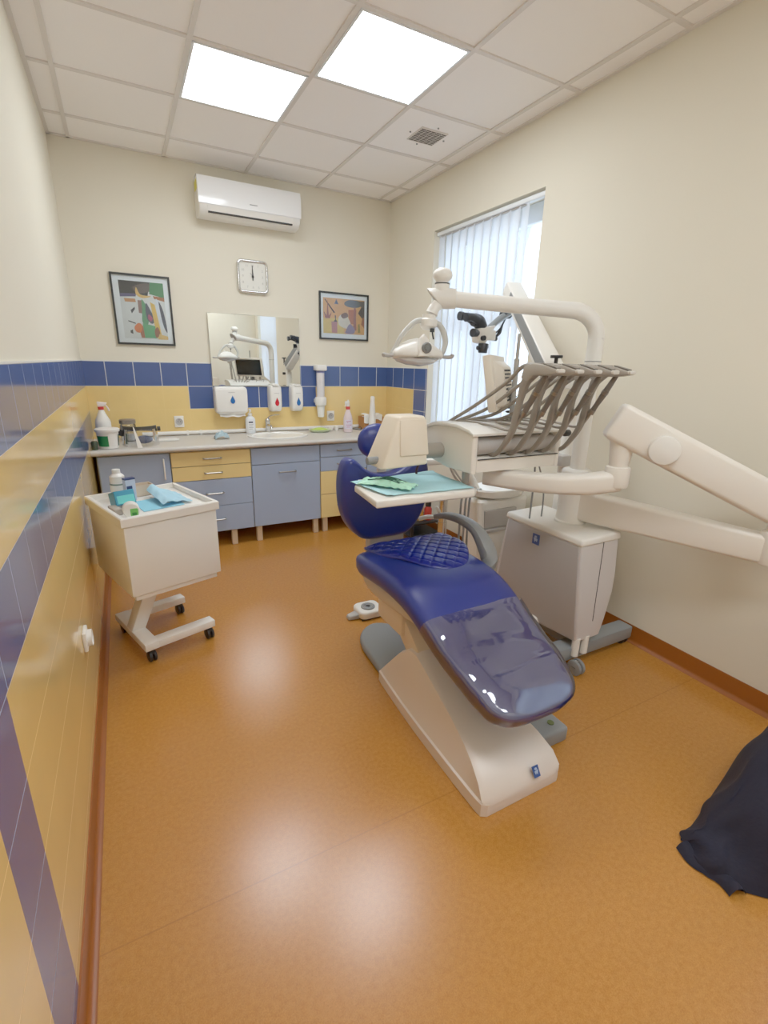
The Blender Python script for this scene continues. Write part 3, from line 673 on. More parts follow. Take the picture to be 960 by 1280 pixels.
# face shield
cx, cy = .075, 4.035
t = Thing('face_shield', 'clear face shield visor with a dark headband lying on the worktop', 'face shield', (cx, cy, Z))
b = MB(); arc = [(cx+.115*math.cos(a), cy+.125*math.sin(a), Z+.135) for a in [R(200+k*140/16) for k in range(17)]]
back = [(cx+.115*math.cos(a), cy+.1*math.sin(a), Z+.1) for a in [R(-20+k*220/16) for k in range(17)]]
b.tube(arc, .012, n=10, sm=1, flat=(.45, 1.2)); t.part('headband', b, mat('dark_olive_band', (52, 50, 42), .5))
b = MB(); b.tube(back[::-1], .006, n=8, sm=1, flat=(.5, 1.4)); t.part('strap', b, BLACK)
b = MB(); b.loft([[Vector((cx+.118*math.cos(a)*k, cy+.13*math.sin(a)*k, z)) for a in [R(196+q*148/16) for q in range(17)]] for z, k in ((Z+.135, 1.0), (Z+.07, 1.06), (Z+.004, 1.1))], cap=False, closed=False); t.part('visor', b, CLEARP)
b = MB(); b.ell((cx+.02, cy-.05, Z+.045), (.06, .03, .03)); t.part('forehead_pad', b, mat('slate_foam', (84, 90, 118), .7))
b = MB(); b.cyl((cx+.118, cy-.03, Z+.12), (cx+.14, cy-.03, Z+.12), .017, n=14); b.cyl((cx-.118, cy-.03, Z+.12), (cx-.135, cy-.03, Z+.08), .022, n=14); t.part('adjuster_knob', b, BLACK)
# white spatula leaning on the visor
b = MB(); b.hexa([(.045, 3.862, Z+.002), (.078, 3.862, Z+.002), (.078, 3.866, Z+.004), (.045, 3.866, Z+.004)], [(.03, 3.888, Z+.15), (.036, 3.888, Z+.15), (.036, 3.891, Z+.15), (.03, 3.891, Z+.15)])
single('plastic_spatula', b, WHITE, 'tapering white plastic strip leaning on the face shield', 'spatula', (.05, 3.87, Z), smooth=False)
# papers
b = MB()
for k, (a, dx) in enumerate(((.1, 0), (-.12, .01), (.2, .006))):
    b.box(-.1, .1, -.055, .055, .003*k, .003*k+.0025, M=Matrix.Translation((.245+dx, 4.2, Z)) @ Matrix.Rotation(a, 4, 'Z'))
single('paper_stack', b, PAPER, 'few loose white paper sheets on the worktop beside the face shield', 'papers', (.245, 4.2, Z), smooth=False)
# crumpled mask
b = MB()
def fm(u, v):
    x, y = (u-.5)*.11, (v-.5)*.1; r2 = (x/.055)**2+(y/.05)**2
    z = .055*max(0, 1-r2*.55)+.02*noise.noise(Vector((x*45, y*45, 3)))
    return Vector((.68+x+.006*noise.noise(Vector((x*50, 1, y*50))), 4.15+y, Z+.003+max(0, z)))
b.sheet(fm, 18, 12, .002)
single('surgical_mask', b, mat('pale_blue_mask', (160, 186, 196), .85, var=.12, vscale=40), 'crumpled pale blue mask on the worktop left of the basin', 'mask', (.68, 4.15, Z))
# soap bottle by basin
c = (.98, 4.4, Z)
t = bottle('pump_bottle', 'white pump soap bottle standing left of the washbasin', c, [(.03, 0), (.042, .003), (.044, .02), (.044, .12), (.036, .14), (.016, .155), (.015, .165)], mat('milky_white_plastic', (226, 230, 234), .3), None, None, sx=1, sy=.7)
b = MB(); b.lathe([(.016, .16), (.019, .162), (.019, .178), (.007, .182), (.006, .2), (.011, .203), (.011, .213), (.003, .215)], c, n=16); b.tube([(c[0], c[1], Z+.207), (c[0]+.0, c[1]-.03, Z+.206), (c[0]+.0, c[1]-.038, Z+.198)], .005, n=8); t.part('pump', b, WHITE)
b = MB(); b.box(c[0]-.026, c[0]+.026, c[1]-.0325, c[1]-.0305, Z+.03, Z+.115)
t.part('label', b, mat('label_white', (238, 238, 238), .5), smooth=False)
b = MB(); b.box(c[0]-.022, c[0]+.016, c[1]-.0335, c[1]-.0325, Z+.095, Z+.108)
for k in range(4): b.box(c[0]-.022, c[0]+.018-.008*(k % 2), c[1]-.0332, c[1]-.0325, Z+.08-.013*k, Z+.0825-.013*k)
t.part('label_print', b, mat('print_dark_blue', (40, 44, 70), .5), smooth=False)
# green dish with sponge
c = (1.605, 4.3, Z)
t = Thing('soap_dish', 'shallow pale dish with a lime green cloth right of the basin', 'dish', c)
b = MB(); b.lathe([(.06, 0), (.085, .004), (.11, .022), (.112, .026), (.1, .022), (.07, .01)], c, n=32, sy=.75); t.part('dish', b, mat('pale_green_dish', (206, 220, 180), .35))
b = MB(); b.sheet(lambda u, v: Vector((c[0]+(u-.5)*.15, c[1]+(v-.5)*.1, Z+.022+.02*math.sin(PI*u)*math.sin(PI*v)+.004*noise.noise(Vector((u*6, v*6, 1))))), 14, 10, .004); t.part('cloth', b, mat('lime_cloth', (186, 214, 92), .85, var=.12))
for k, (x, y, w, d, h) in enumerate(((1.745, 4.39, .05, .035, .03), (1.785, 4.33, .03, .04, .045))):
    b = MB(); b.box(x-w/2, x+w/2, y-d/2, y+d/2, Z, Z+h, .005)
    single('small_box', b, WHITE, ['low white block on the worktop just right of the green cloth', 'taller white block beside the pink spray bottle'][k], 'box', (x, y, Z))
# pink spray bottle
c = (1.85, 4.2, Z)
t = bottle('spray_bottle', 'translucent pink spray bottle with red collar right of the green dish', c, [(.03, 0), (.042, .004), (.043, .02), (.043, .13), (.038, .15), (.024, .19), (.016, .21), (.016, .22)], mat('pinkish_clear_plastic', (224, 204, 206), .2), None, None)
b = MB(); b.lathe([(.016, .212), (.021, .214), (.021, .238), (.016, .24)], c, n=16); t.part('collar', b, mat('signal_red', (200, 40, 40), .4))
b = MB(); b.lathe([(.015, .24), (.016, .26), (.009, .275), (.008, .3)], c, n=14); b.box(c[0]-.03, c[0]+.014, c[1]-.011, c[1]+.011, Z+.262, Z+.288, .006); b.tube([(c[0]-.02, c[1], Z+.268), (c[0]-.03, c[1], Z+.24)], .005, n=8, sm=1); t.part('trigger_head', b, WHITE)
b = MB(); b.loft([[Vector((c[0]+.0437*math.cos(a), c[1]+.0437*math.sin(a), Z+z)) for a in [PI*1.1+k*PI*.7/14 for k in range(15)]] for z in (.035, .12)], cap=False, closed=False); t.part('label', b, mat('label_lilac', (214, 206, 222), .5))
b = MB()
for z, r0, r1, in ((.105, 1.25, 1.6), (.09, 1.3, 1.4), (.07, 1.25, 1.65), (.05, 1.28, 1.5)):
    b.loft([[Vector((c[0]+.0442*math.cos(a), c[1]+.0442*math.sin(a), Z+z+q)) for a in [PI*r0+k*PI*(r1-r0)/8 for k in range(9)]] for q in (0, .004)], cap=False, closed=False)
t.part('label_print', b, mat('print_red', (176, 40, 80), .5))
# cardboard tissue box
t = Thing('tissue_box', 'brown cardboard box with white tissue hanging out on the worktop', 'box', (2.17, 4.37, Z))
b = MB()
for (x0, x1, y0_, y1_) in ((2.07, 2.28, 4.29, 4.294), (2.07, 2.28, 4.436, 4.44), (2.07, 2.074, 4.294, 4.436), (2.276, 2.28, 4.294, 4.436)): b.box(x0, x1, y0_, y1_, Z, Z+.125)
b.box(2.07, 2.28, 4.29, 4.44, Z, Z+.004); t.part('carton', b, mat('brown_card', (176, 118, 62), .8, var=.08), smooth=False)
b = MB(); b.sheet(lambda u, v: Vector((2.06+u*.2, 4.36-.078*min(1, v*2)-.004*math.sin(u*11)*(v > .5), Z+.15-.02*u*v+.008*math.sin(u*9)-(max(0, v-.5)*2)**1.0*(.08-.05*u+.02*math.sin(u*8)))), 18, 12, .0015); t.part('tissue', b, PAPER)
b = MB(); b.box(2.1, 2.25, 4.31, 4.42, Z+.01, Z+.12); t.part('tissue_stack', b, PAPER, smooth=False)
c = (2.125, 4.235, Z)
bottle('spray_can', 'tall slim white tapering bottle beside the cardboard tissue box', c, [(.03, 0), (.034, .003), (.034, .12), (.024, .24), (.02, .29)], WHITE, [(.02, .285), (.021, .288), (.021, .32), (.016, .328), (.004, .33)], WHITE)
b = MB(); b.tube([(1.96, 4.4, Z+.004), (2.0, 4.35, Z+.004), (2.03, 4.3, Z+.004), (2.05, 4.33, Z+.02), (2.05, 4.4, Z+.03)], .004, n=8); b.tube([(2.3, 4.3, Z+.06), (2.34, 4.34, Z+.09), (2.385, 4.35, Z+.085)], .004, n=8)
b.tube([(2.285, 4.3, Z+.004), (2.29, 4.3, Z+.03), (2.3, 4.3, Z+.06)], .004, n=8)
single('black_cable', b, BLACK, 'thin black cable trailing behind the cardboard box', 'cable', (2.05, 4.35, Z))
# ------------------------------------------------------------------ trolley (own frame: x along its front, y to the back)
TR = R(18)
tro = Thing('instrument_trolley', 'white rolling instrument trolley by the left tiled wall', 'trolley', (-.075, 2.345, 0), TR, local=True)
W, D = .455, .52
b = MB(); b.box(.004, W-.004, .004, D-.004, .395, .745, .004); tro.part('cabinet_body', b, WHITE)
b = MB(); b.box(.02, W-.02, .02, D-.02, .365, .396, .003); tro.part('plinth', b, WHITE)
b = MB(); b.box(0, W, 0, D, .745, .765, .004)
O = [(-.008, -.008), (W+.008, -.008), (W+.008, D+.008), (-.008, D+.008)]; I = [(.012, .012), (W-.012, .012), (W-.012, D-.012), (.012, D-.012)]; O2 = [(-.004, -.004), (W+.004, -.004), (W+.004, D+.004), (-.004, D+.004)]
b.loft([[Vector((x, y, z)) for x, y in L] for L, z in ((O, .748), (O, .785), (O2, .79), (I, .79), (I, .764))], cap=False)
tro.part('tray_top', b, WHITE)
b = MB()
b.box(.03, .1, .02, .46, .075, .115, .004); b.box(.098, .40, .02, .085, .0755, .1145, .004); b.box(.098, .40, .395, .46, .0755, .1145, .004); tro.part('base_frame', b, WHITE)
b = MB(); b.hexa([(.03, .2, .11), (.1, .2, .11), (.1, .28, .11), (.03, .28, .11)], [(.14, .2, .37), (.22, .2, .37), (.22, .28, .37), (.14, .28, .37)], .004); tro.part('column', b, WHITE)
for x, y in ((.065, .05), (.375, .052), (.375, .43), (.065, .43)):
    b = MB(); b.cyl((x, y, .05), (x, y, .078), .009, n=10); b.box(x-.014, x+.014, y-.02, y+.02, .042, .062, .005); cs = tro.part('caster', b, BLACK)
    b = MB(); b.cyl((x-.018, y, .03), (x-.004, y, .03), .03, n=20, bev=.004); b.cyl((x+.004, y, .03), (x+.018, y, .03), .03, n=20, bev=.004); tro.part('wheel', b, BLACK, cs)
b = MB(); b.tube([(W+.004, .3, .72), (W+.05, .24, .66), (W+.055, .2, .58), (W+.03, .18, .5), (W+.004, .2, .44)], .004, n=8); tro.part('cable', b, BLACK)
def tl(x, y, z=.766):
    return tuple(Matrix.Translation((-.075, 2.345, 0)) @ Matrix.Rotation(TR, 4, 'Z') @ Vector((x, y, z)))
def at(x, y, rz=0, z=.766): return Matrix.Translation(tl(x, y, z)) @ Matrix.Rotation(TR+rz, 4, 'Z')
# on the trolley
c = tl(.135, .44)
t = bottle('dispenser_bottle', 'white bottle with a ribbed cap at the trolley back corner', c, [(.03, 0), (.036, .003), (.037, .075), (.033, .09), (.028, .095)], mat('white_hdpe', (236, 236, 232), .4), [(.028, .092), (.035, .095), (.035, .125), (.026, .135), (.02, .14), (.019, .16), (.004, .162)], WHITE)
b = MB(); b.lathe([(.0355, .08), (.038, .082), (.038, .086), (.0355, .088)], c, n=24); t.part('neck_ring', b, mat('ring_green_grey', (120, 140, 130), .5))
t = Thing('paste_box', 'small white and blue printed carton behind the teal pack on the trolley', 'box', tl(.17, .38))
b = MB(); b.box(-.024, .026, -.016, .016, 0, .12, .001, 1, M=at(.17, .38, .1)); t.part('carton', b, mat('pale_blue_carton', (196, 206, 226), .5), smooth=False)
b = MB(); b.box(-.02, .008, -.0172, -.016, .035, .08, M=at(.17, .38, .1)); t.part('printed_panel', b, mat('print_navy', (36, 54, 104), .5), smooth=False); b = MB(); b.box(-.025, .027, -.017, .017, .112, .1205, M=at(.17, .38, .1)); t.part('printed_top', b, mat('print_navy', (36, 54, 104), .5), smooth=False)
t = Thing('glove_pack', 'teal blue printed box tilted among the bottles on the trolley', 'box', tl(.09, .26))
MG = at(.095, .255, .05) @ Matrix.Rotation(R(-18), 4, 'X')
b = MB(); b.box(-.045, .05, -.04, .04, .014, .085, .003, 1, M=MG); t.part('carton', b, mat('teal_carton', (40, 140, 172), .4))
b = MB(); b.box(-.035, .045, -.0405, -.0395, .02, .06, M=MG); t.part('printed_panel', b, mat('aqua_print', (96, 206, 204), .45), smooth=False); b = MB(); b.box(-.035, .045, -.03, .03, .0848, .0856, M=MG); t.part('printed_panel', b, mat('aqua_print', (96, 206, 204), .45), smooth=False)
c = tl(.07, .08)
t = Thing('gel_tub', 'round white pot with a bright green label at the trolley front', 'tub', c)
MJ = at(.07, .08, -.25) @ Matrix.Scale(.86, 4) @ Matrix.Translation((0, 0, .042)) @ Matrix.Rotation(PI/2, 4, 'X')
b = MB(); b.lathe([(.01, -.03), (.038, -.03), (.042, -.026), (.042, .026), (.038, .03), (.01, .03)], n=28, M=MJ); t.part('pot', b, WHITE)
b = MB(); b.prism(rrect(-.006, .032, -.03, .012, .006), 'z', .03, .0312, M=MJ); t.part('label', b, mat('bright_green_label', (104, 190, 84), .5))
b = MB(); b.prism(rrect(.002, .024, -.026, -.01, .003), 'z', .0312, .0318, M=MJ); t.part('label_print', b, mat('deep_green_label', (44, 130, 50), .5))
t = Thing('clear_tray', 'pale beige plastic cup tray at the trolley back beside the carton', 'tray', tl(.235, .45))
b = MB()
for (a0, a1, c0, c1, z0, z1) in ((-.05, .05, -.035, .035, 0, .004), (-.05, -.046, -.035, .035, 0, .06), (.046, .05, -.035, .035, 0, .06), (-.05, .05, -.035, -.031, 0, .06), (-.05, .05, .031, .035, 0, .06)): b.box(a0, a1, c0, c1, z0, z1, M=at(.255, .455))
t.part('tray', b, mat('beige_plastic', (214, 196, 172), .4), smooth=False)
b = MB(); b.box(-.018, .018, -.05, .05, 0, .03, .004, M=at(.035, .19, 0))
single('clear_box', b, mat('smoky_clear_plastic', (176, 164, 152), .2), 'smoky plastic box along the trolley edge under the teal carton', 'box', tl(.035, .19))
t = Thing('paper_napkin', 'folded light blue napkin lying on the white trolley top', 'napkin', tl(.26, .25))
b = MB()
b.sheet(lambda u, v: at(.14, .12) @ Vector((u*.2+.02*v, v*.215, .003+.002*math.sin(u*7)*math.sin(v*5))), 14, 14, .002)
t.part('lower_layer', b, BLUETISSUE)
b = MB()
b.sheet(lambda u, v: at(.235, .1) @ Vector((u*.15+.01*v, .02+v*.24+.02*math.sin(u*3), .012+.045*max(0, math.sin(PI*min(1, .25+u*.85)))**.8*(.3+.7*v)*(1+.3*math.sin(u*8))+.006*noise.noise(Vector((u*5, v*5, 2))))), 18, 16, .002)
t.part('upper_fold', b, mat('pale_blue_tissue', (160, 206, 226), .8, var=.04, bump=.15))
b = MB(); b.box(-.07, .07, -.1, .1, 0, .0015, M=at(.34, .3, .06)); single('tray_paper', b, PAPER, 'white paper sheet lying on the trolley beside the napkin', 'paper', tl(.34, .3), smooth=False)

# ------------------------------------------------------------------ dental chair
CX = 1.14
ch = Thing('dental_chair', 'blue upholstered reclining dental chair with white base in the middle', 'dental chair', (1.1, 1.5, 0))
b = MB(); bx = 1.097
def basesec(y, wb, wt, zt, zl=.052):
    return [Vector((bx-wb, y, .002)), Vector((bx-wb, y, min(zl, zt))), Vector((bx-wb+.008, y, min(zl+.004, zt))), Vector((bx-wt-.012, y, zt-.012)), Vector((bx-wt+.012, y, zt)),
            Vector((bx+wt-.012, y, zt)), Vector((bx+wt+.012, y, zt-.012)), Vector((bx+wb-.008, y, min(zl+.004, zt))), Vector((bx+wb, y, min(zl, zt))), Vector((bx+wb, y, .002))]
rings = [basesec(*s) for s in ((.938, .165, .15, .054), (.945, .185, .172, .075), (.975, .188, .165, .118), (1.04, .188, .15, .155), (1.1, .188, .138, .176), (1.2, .186, .124, .205), (1.37, .182, .108, .252), (1.5, .176, .1, .292), (1.56, .172, .1, .288), (1.64, .166, .11, .22), (1.72, .16, .125, .12), (1.76, .155, .135, .058))]
for r in rings[:2]:
    for p in r: p.y -= .028*(1-((p.x-bx)/.19)**2)*1.0
b.loft(rings); ch.part('base_cover', b, mat('base_white', (226, 214, 204), .35, var=.02), ang=30)
b = MB(); L = Vector((1.15, .95, .04))
b.box(-.014, .014, -.0015, .0015, -.019, .019, M=Matrix.Translation((1.148, .9335, .098)) @ Matrix.Rotation(R(-33), 4, 'X')); bd = ch.part('maker_badge', b, BADGE, smooth=False)
b = MB()
MBd = Matrix.Translation((1.148, .932, .0985)) @ Matrix.Rotation(R(-33), 4, 'X')
b.ell((0, 0, .009), (.006, .001, .0045), M=MBd); b.prism([(-.009, .002), (.009, .005), (.006, -.003), (.003, -.011), (-.001, -.004), (-.006, -.009)], 'y', -.001, .001, M=MBd); ch.part('badge_emblem', b, mat('badge_pale', (170, 190, 220), .4), bd, smooth=False)
b = MB(); pl = C2((.985, 1.6), (.965, 1.9), (1.0, 2.1), (1.12, 2.19), (1.24, 2.1), (1.27, 1.9), (1.25, 1.6)); b.prism(pl, 'z', 0, .05, .02, 3); ch.part('rear_foot', b, FOOTGREY)
b = MB(); b.box(1.24, 1.465, 1.06, 1.3, 0, .07, .014, 3); sf = ch.part('side_foot', b, FOOTGREY)
b = MB(); b.cyl((1.41, 1.11, .069), (1.41, 1.11, .074), .014, n=16); ch.part('green_marker', b, mat('marker_green', (86, 100, 50), .5), sf)
b = MB(); b.hexa([(1.0, 1.42, .22), (1.22, 1.42, .22), (1.22, 1.6, .22), (1.0, 1.6, .22)], [(.99, 1.66, .42), (1.23, 1.66, .42), (1.23, 1.84, .42), (.99, 1.84, .42)], .012); b.box(.975, 1.26, 1.62, 1.86, .3, .43, .02); ch.part('lift_arm', b, mat('lift_cream', (222, 206, 182), .38))
b = MB(); b.loft(slab([(1.42, .47), (1.46, .465), (1.6, .475), (1.8, .475), (1.9, .49), (1.94, .51)], [.12, .17, .2, .215, .215, .2], [.01, .035, .05, .05, .045, .02], CX, e=.5)); ch.part('seat_shell', b, mat('shell_beige', (196, 184, 166), .4))
# seat and legrest cushion in one sweep
path = [(1.985, .555), (1.97, .555), (1.9, .562), (1.8, .572), (1.65, .582), (1.5, .572), (1.38, .535), (1.27, .478), (1.15, .428), (1.05, .388), (.985, .362), (.947, .346), (.932, .34)]
hw = [.17, .225, .252, .256, .254, .25, .245, .238, .226, .21, .19, .145, .08]
th = [.02, .045, .06, .062, .058, .055, .052, .05, .048, .046, .042, .03, .014]
CUSH = slab(path, hw, th, CX, e=.5)
b = MB(); b.loft(CUSH); ch.part('seat_cushion', b, LEATHER, ang=60)
# clear film over the legrest
path2 = [(1.345, .518), (1.27, .478), (1.15, .428), (1.05, .388), (.985, .362), (.945, .345), (.928, .338)]
film = slab(path2, [.247, .242, .23, .214, .194, .15, .086], [.0585, .057, .055, .0525, .048, .036, .02], CX, n=84, e=.5, sm=9)
for r in film:
    for p in r:
        q = noise.noise(Vector((p.x*7, p.y*11, 3.3))); q2 = noise.noise(Vector((p.x*4+9, p.y*16, 1)))
        p.z += max(.002, .009+.010*q*abs(q)**.3+.006*q2); p.y -= .003
b = MB(); b.loft([r[38:84]+r[0:4] for r in film], cap=False, closed=False)
ch.part('plastic_cover', b, FILM, label='clear plastic cover over the legrest', ang=70)
# backrest
half = [(.0, .6), (.11, .603), (.165, .635), (.215, .7), (.243, .78), (.252, .87), (.248, .95), (.228, 1.01), (.2, 1.03), (.165, 1.015), (.12, .975), (.06, .945), (0, .938)]
out = half+[(-x, z) for x, z in half[-2:0:-1]]
out = [(1.13+x, z+.012) for x, z in C2(*out)]
b = MB(); b.prism(out, 'y', 2.06, 2.16, .042, 5); ch.part('backrest', b, LEATHER, ang=60)
b = MB(); b.box(1.045, 1.255, 2.09, 2.15, .5, .68, .015); ch.part('back_bracket', b, LGREY)
b = MB(); b.box(1.115, 1.165, 2.14, 2.17, .72, 1.1, .008); hs = ch.part('headrest_stem', b, IVORY)
b = MB(); b.cyl((1.09, 2.15, 1.0), (1.19, 2.15, 1.0), .02, n=16); ch.part('headrest_joint', b, LGREY, hs)
b = MB(); b.ell((1.145, 2.235, 1.095), (.105, .05, .092), 28, 18, M=None); ch.part('headrest', b, LEATHER, ang=60)
b = MB(); b.tube([(1.42, 2.04, .70), (1.425, 1.95, .73), (1.43, 1.83, .742), (1.435, 1.72, .725), (1.44, 1.64, .66), (1.44, 1.61, .6), (1.41, 1.6, .54)], [.016, .02, .023, .026, .034, .034, .02], n=14, flat=(1.1, .9)); ar = ch.part('armrest', b, GREY)
b = MB(); b.tube([(1.42, 2.02, .70), (1.4, 2.09, .685), (1.36, 2.12, .67)], .012, n=10); b.tube([(1.42, 2.04, .702), (1.425, 2.02, .73), (1.41, 2.03, .76)], .009, n=8); ch.part('armrest_end', b, WHITE, ar)
# quilted pad on the seat
b = MB()
def pad(u, v, lift=0):
    x = (u-.5)*2; yb = 1.975; yf = 1.55+.27*abs(x)**2.2
    y = yb+(yf-yb)*v; xx = CX+.06+x*.245*(1-.05*v)
    zt = .619+.022*math.sin(PI*min(1, max(0, (1.99-y)/.5)))-.018*max(0, abs(x)-.75)/.25
    q = abs(math.sin((xx+y*.9)*PI/.068))*abs(math.sin((xx-y*.9)*PI/.068))
    ed = min(1, min(1-abs(x), 1-v, v)*9)
    return Vector((xx, y, zt+.006+.013*ed**.4*(.45+.55*min(1, q*2.2)**.5)))
b.sheet(pad, 120, 110)
b.sheet(lambda u, v: pad(u, v)*1.0 + Vector((0, 0, -.016)) if False else Vector((pad(u, v).x, pad(u, v).y, .618)), 20, 20)
single('seat_pad', b, PADBLUE, 'quilted royal blue pad with a curved edge lying on the chair seat', 'seat pad', (CX+.05, 1.8, .62), ang=180)

# foot control on the floor behind the chair
fx, fy = 1.17, 2.36
t = Thing('foot_control', 'white foot pedal with a grey ring behind the chair base', 'foot pedal', (fx, fy, 0))
b = MB(); b.prism(rrect(fx-.07, fx+.09, fy-.07, fy+.08, .04), 'z', .006, .055, .014, 3); t.part('housing', b, WHITE)
b = MB(); b.lathe([(.012, .055), (.014, .062), (.022, .06), (.03, .066), (.042, .062), (.044, .054)], (fx+.005, fy, 0), n=28); t.part('ring', b, GREY)
b = MB(); b.hexa([(fx-.135, fy-.025, .004), (fx-.065, fy-.035, .006), (fx-.065, fy+.035, .006), (fx-.135, fy+.02, .004)], [(fx-.13, fy-.02, .028), (fx-.065, fy-.03, .035), (fx-.065, fy+.03, .035), (fx-.13, fy+.015, .028)], .006); t.part('lever', b, LGREY)
b = MB(); b.box(fx-.06, fx+.08, fy-.06, fy+.07, 0, .008); t.part('rubber_sole', b, BLACK, smooth=False)
# ------------------------------------------------------------------ dental unit: cart, column, arms, delivery console
un = Thing('dental_unit', 'white and grey dental delivery unit with five hanging instruments, right of chair', 'dental unit', (1.93, 1.65, 0))
# cart shell: grey left flank, white top and ends
b = MB()
X0, X1, Ya, Yb = 1.80, 2.065, 1.395, 1.885
secs = []
for z, xl, xr, ya, yb in ((.155, X0+.012, X1-.1, Ya+.012, Yb+.06), (.165, X0+.003, X1-.088, Ya+.003, Yb+.075), (.25, X0, X1-.06, Ya, Yb+.075), (.4, X0, X1-.012, Ya, Yb+.055), (.5, X0, X1, Ya, Yb+.04), (.692, X0, X1, Ya, Yb+.01)):
    k = .07*max(0, (.672-z)/.517); secs.append([Vector((xl+k, ya, z)), Vector((xr+k, ya, z)), Vector((xr+k, yb, z)), Vector((xl, yb, z))])
b.loft(secs)
o = un.part('cart_shell', b, mat('unit_pale_shell', (208, 204, 204), .3, var=.02), ang=30); md = o.modifiers.new('b', 'BEVEL'); md.width = .01; md.segments = 3; md.limit_method = 'ANGLE'; md.angle_limit = R(50)
b = MB(); b.hexa([(X0+.062, Ya+.012, .168), (X0+.09, Ya+.012, .168), (X0+.04, Yb+.06, .168), (X0-.002, Yb+.06, .168)], [(X0-.005, Ya+.012, .684), (X0+.02, Ya+.012, .684), (X0+.02, Yb-.005, .684), (X0-.005, Yb-.005, .684)], .004); fl = un.part('flank_panel', b, UGREY)
b = MB(); b.box(X0-.0095, X0+.004, 1.645, 1.69, .61, .665); bd = un.part('maker_badge', b, BADGE, fl, smooth=False)
b = MB(); b.ell((X0-.0098, 1.668, .651), (.0012, .009, .006)); b.prism([(1.654, .642), (1.681, .645), (1.678, .636), (1.672, .622), (1.667, .632), (1.658, .626)], 'x', X0-.011, X0-.0095); un.part('badge_emblem', b, mat('badge_pale', (170, 190, 220), .4), fl, smooth=False)
b = MB(); b.hexa([(X0+.168, Ya-.0015, .26), (X0+.172, Ya-.0015, .26), (X0+.172, Ya+.004, .26), (X0+.168, Ya+.004, .26)], [(X0+.153, Ya-.0015, .69), (X0+.157, Ya-.0015, .69), (X0+.157, Ya+.004, .69), (X0+.153, Ya+.004, .69)]); un.part('panel_seam', b, DARKGAP, smooth=False)
b = MB(); b.hexa([(X0-.008, Ya-.008, .69), (X1+.006, Ya-.008, .69), (X1+.006, Yb+.02, .69), (X0-.008, Yb+.02, .69)], [(X0-.004, Ya-.004, .722), (X1+.002, Ya-.004, .73), (X1+.002, Yb+.014, .73), (X0-.004, Yb+.014, .722)], .009, 3); un.part('cart_lid', b, WHITE)
b = MB(); b.box(1.79, 2.36, 1.415, 1.505, .045, .12, .012); b.box(1.95, 2.05, 1.49, 1.945, .05, .115, .012); b.box(1.72, 2.3, 1.93, 2.02, .045, .12, .012); un.part('base_frame', b, FOOTGREY)
for x, y in ((1.862, 1.365), (2.335, 1.46), (2.28, 1.975), (1.75, 1.975)):
    b = MB(); b.cyl((x, y, .045), (x, y, .075), .01, n=10); b.box(x-.022, x+.022, y-.02, y+.02, .036, .052, .006); cs = un.part('caster', b, CHROME if x < 1.88 and y < 1.5 and x > 1.8 else BLACK)
    b = MB(); wr = .04 if x < 1.88 and y < 1.5 and x > 1.8 else .03; b.cyl((x-.022, y, wr), (x-.006, y, wr), wr, n=20, bev=.004); b.cyl((x+.006, y, wr), (x+.022, y, wr), wr, n=20, bev=.004); un.part('wheel', b, BLACK if wr < .035 else GREY, cs)
for x in (1.89, 1.955):
    b = MB(); b.cyl((x, 1.41, .075), (x, 1.41, .175), .019, n=16); un.part('support_leg', b, WHITE)
b = MB(); b.tube([(1.60, 1.66, .002), (1.64, 1.66, .045), (1.72, 1.655, .07), (1.78, 1.65, .1), (1.85, 1.65, .18)], .03, n=14); un.part('supply_hose', b, WHITE)
# column
PX, PY = 1.975, 1.625
b = MB(); b.lathe([(.078, .715), (.078, .735), (.072, .74), (.072, .99), (.065, 1.0), (.05, 1.005)], (PX, PY, 0), n=32); un.part('column', b, WHITE)
# lower arm to the elbow, spring arm back up
EL = (2.27, .86)
b = MB()
def rect_arm(b, p0, p1, w0, h0, w1, h1, bev=.018):
    p0, p1 = Vector(p0), Vector(p1); d = (p1-p0); a = d.cross(Vector((0, 0, 1))).normalized(); u = a.cross(d.normalized()).normalized()
    b.hexa([p0-a*w0-u*h0, p0+a*w0-u*h0, p1+a*w1-u*h1, p1-a*w1-u*h1], [p0-a*w0+u*h0, p0+a*w0+u*h0, p1+a*w1+u*h1, p1-a*w1+u*h1], bev, 3)
rect_arm(b, (PX+.01, PY-.03, .825), (EL[0], EL[1], .79), .05, .076, .04, .06); b.cyl((EL[0], EL[1], .73), (EL[0], EL[1], .87), .05, n=24, bev=.01); un.part('lower_arm', b, IVORY)
b = MB(); JX, JY = 1.825, 1.295
rect_arm(b, (EL[0]-.0, EL[1]+.0, .965), (JX-.035, JY+.035, 1.285), .052, .074, .06, .078, .022); b.cyl((EL[0], EL[1], .86), (EL[0], EL[1], .95), .036, n=20); sa = un.part('spring_arm', b, IVORY)
d = Vector((JX-EL[0], JY-EL[1], .32)); pk = Vector((EL[0], EL[1], .965))+d*.76; side = Vector((-.75, -.66, 0)).normalized()
b = MB(); b.cyl(pk+side*.05-Vector((0, 0, .03)), pk+side*.085-Vector((0, 0, .03)), .058, n=28, bev=.008); un.part('arm_knob', b, WHITE, sa)
b = MB(); b.cyl((JX, JY, 1.0), (JX, JY, 1.09), .05, n=24, bev=.008); b.cyl((JX, JY, 1.08), (JX, JY, 1.2), .036, .05, n=24); un.part('swivel_joint', b, IVORY)
b = MB(); b.tube([(1.48, 1.735, .985), (1.55, 1.61, .985), (1.64, 1.47, .992), (1.74, 1.365, 1.005), (1.83, 1.292, 1.03)], [.04, .042, .044, .046, .046], n=16, flat=(1.0, 1.0)); b.cyl((1.5, 1.72, .97), (1.5, 1.72, 1.06), .03, n=16); un.part('bracket_arm', b, IVORY)
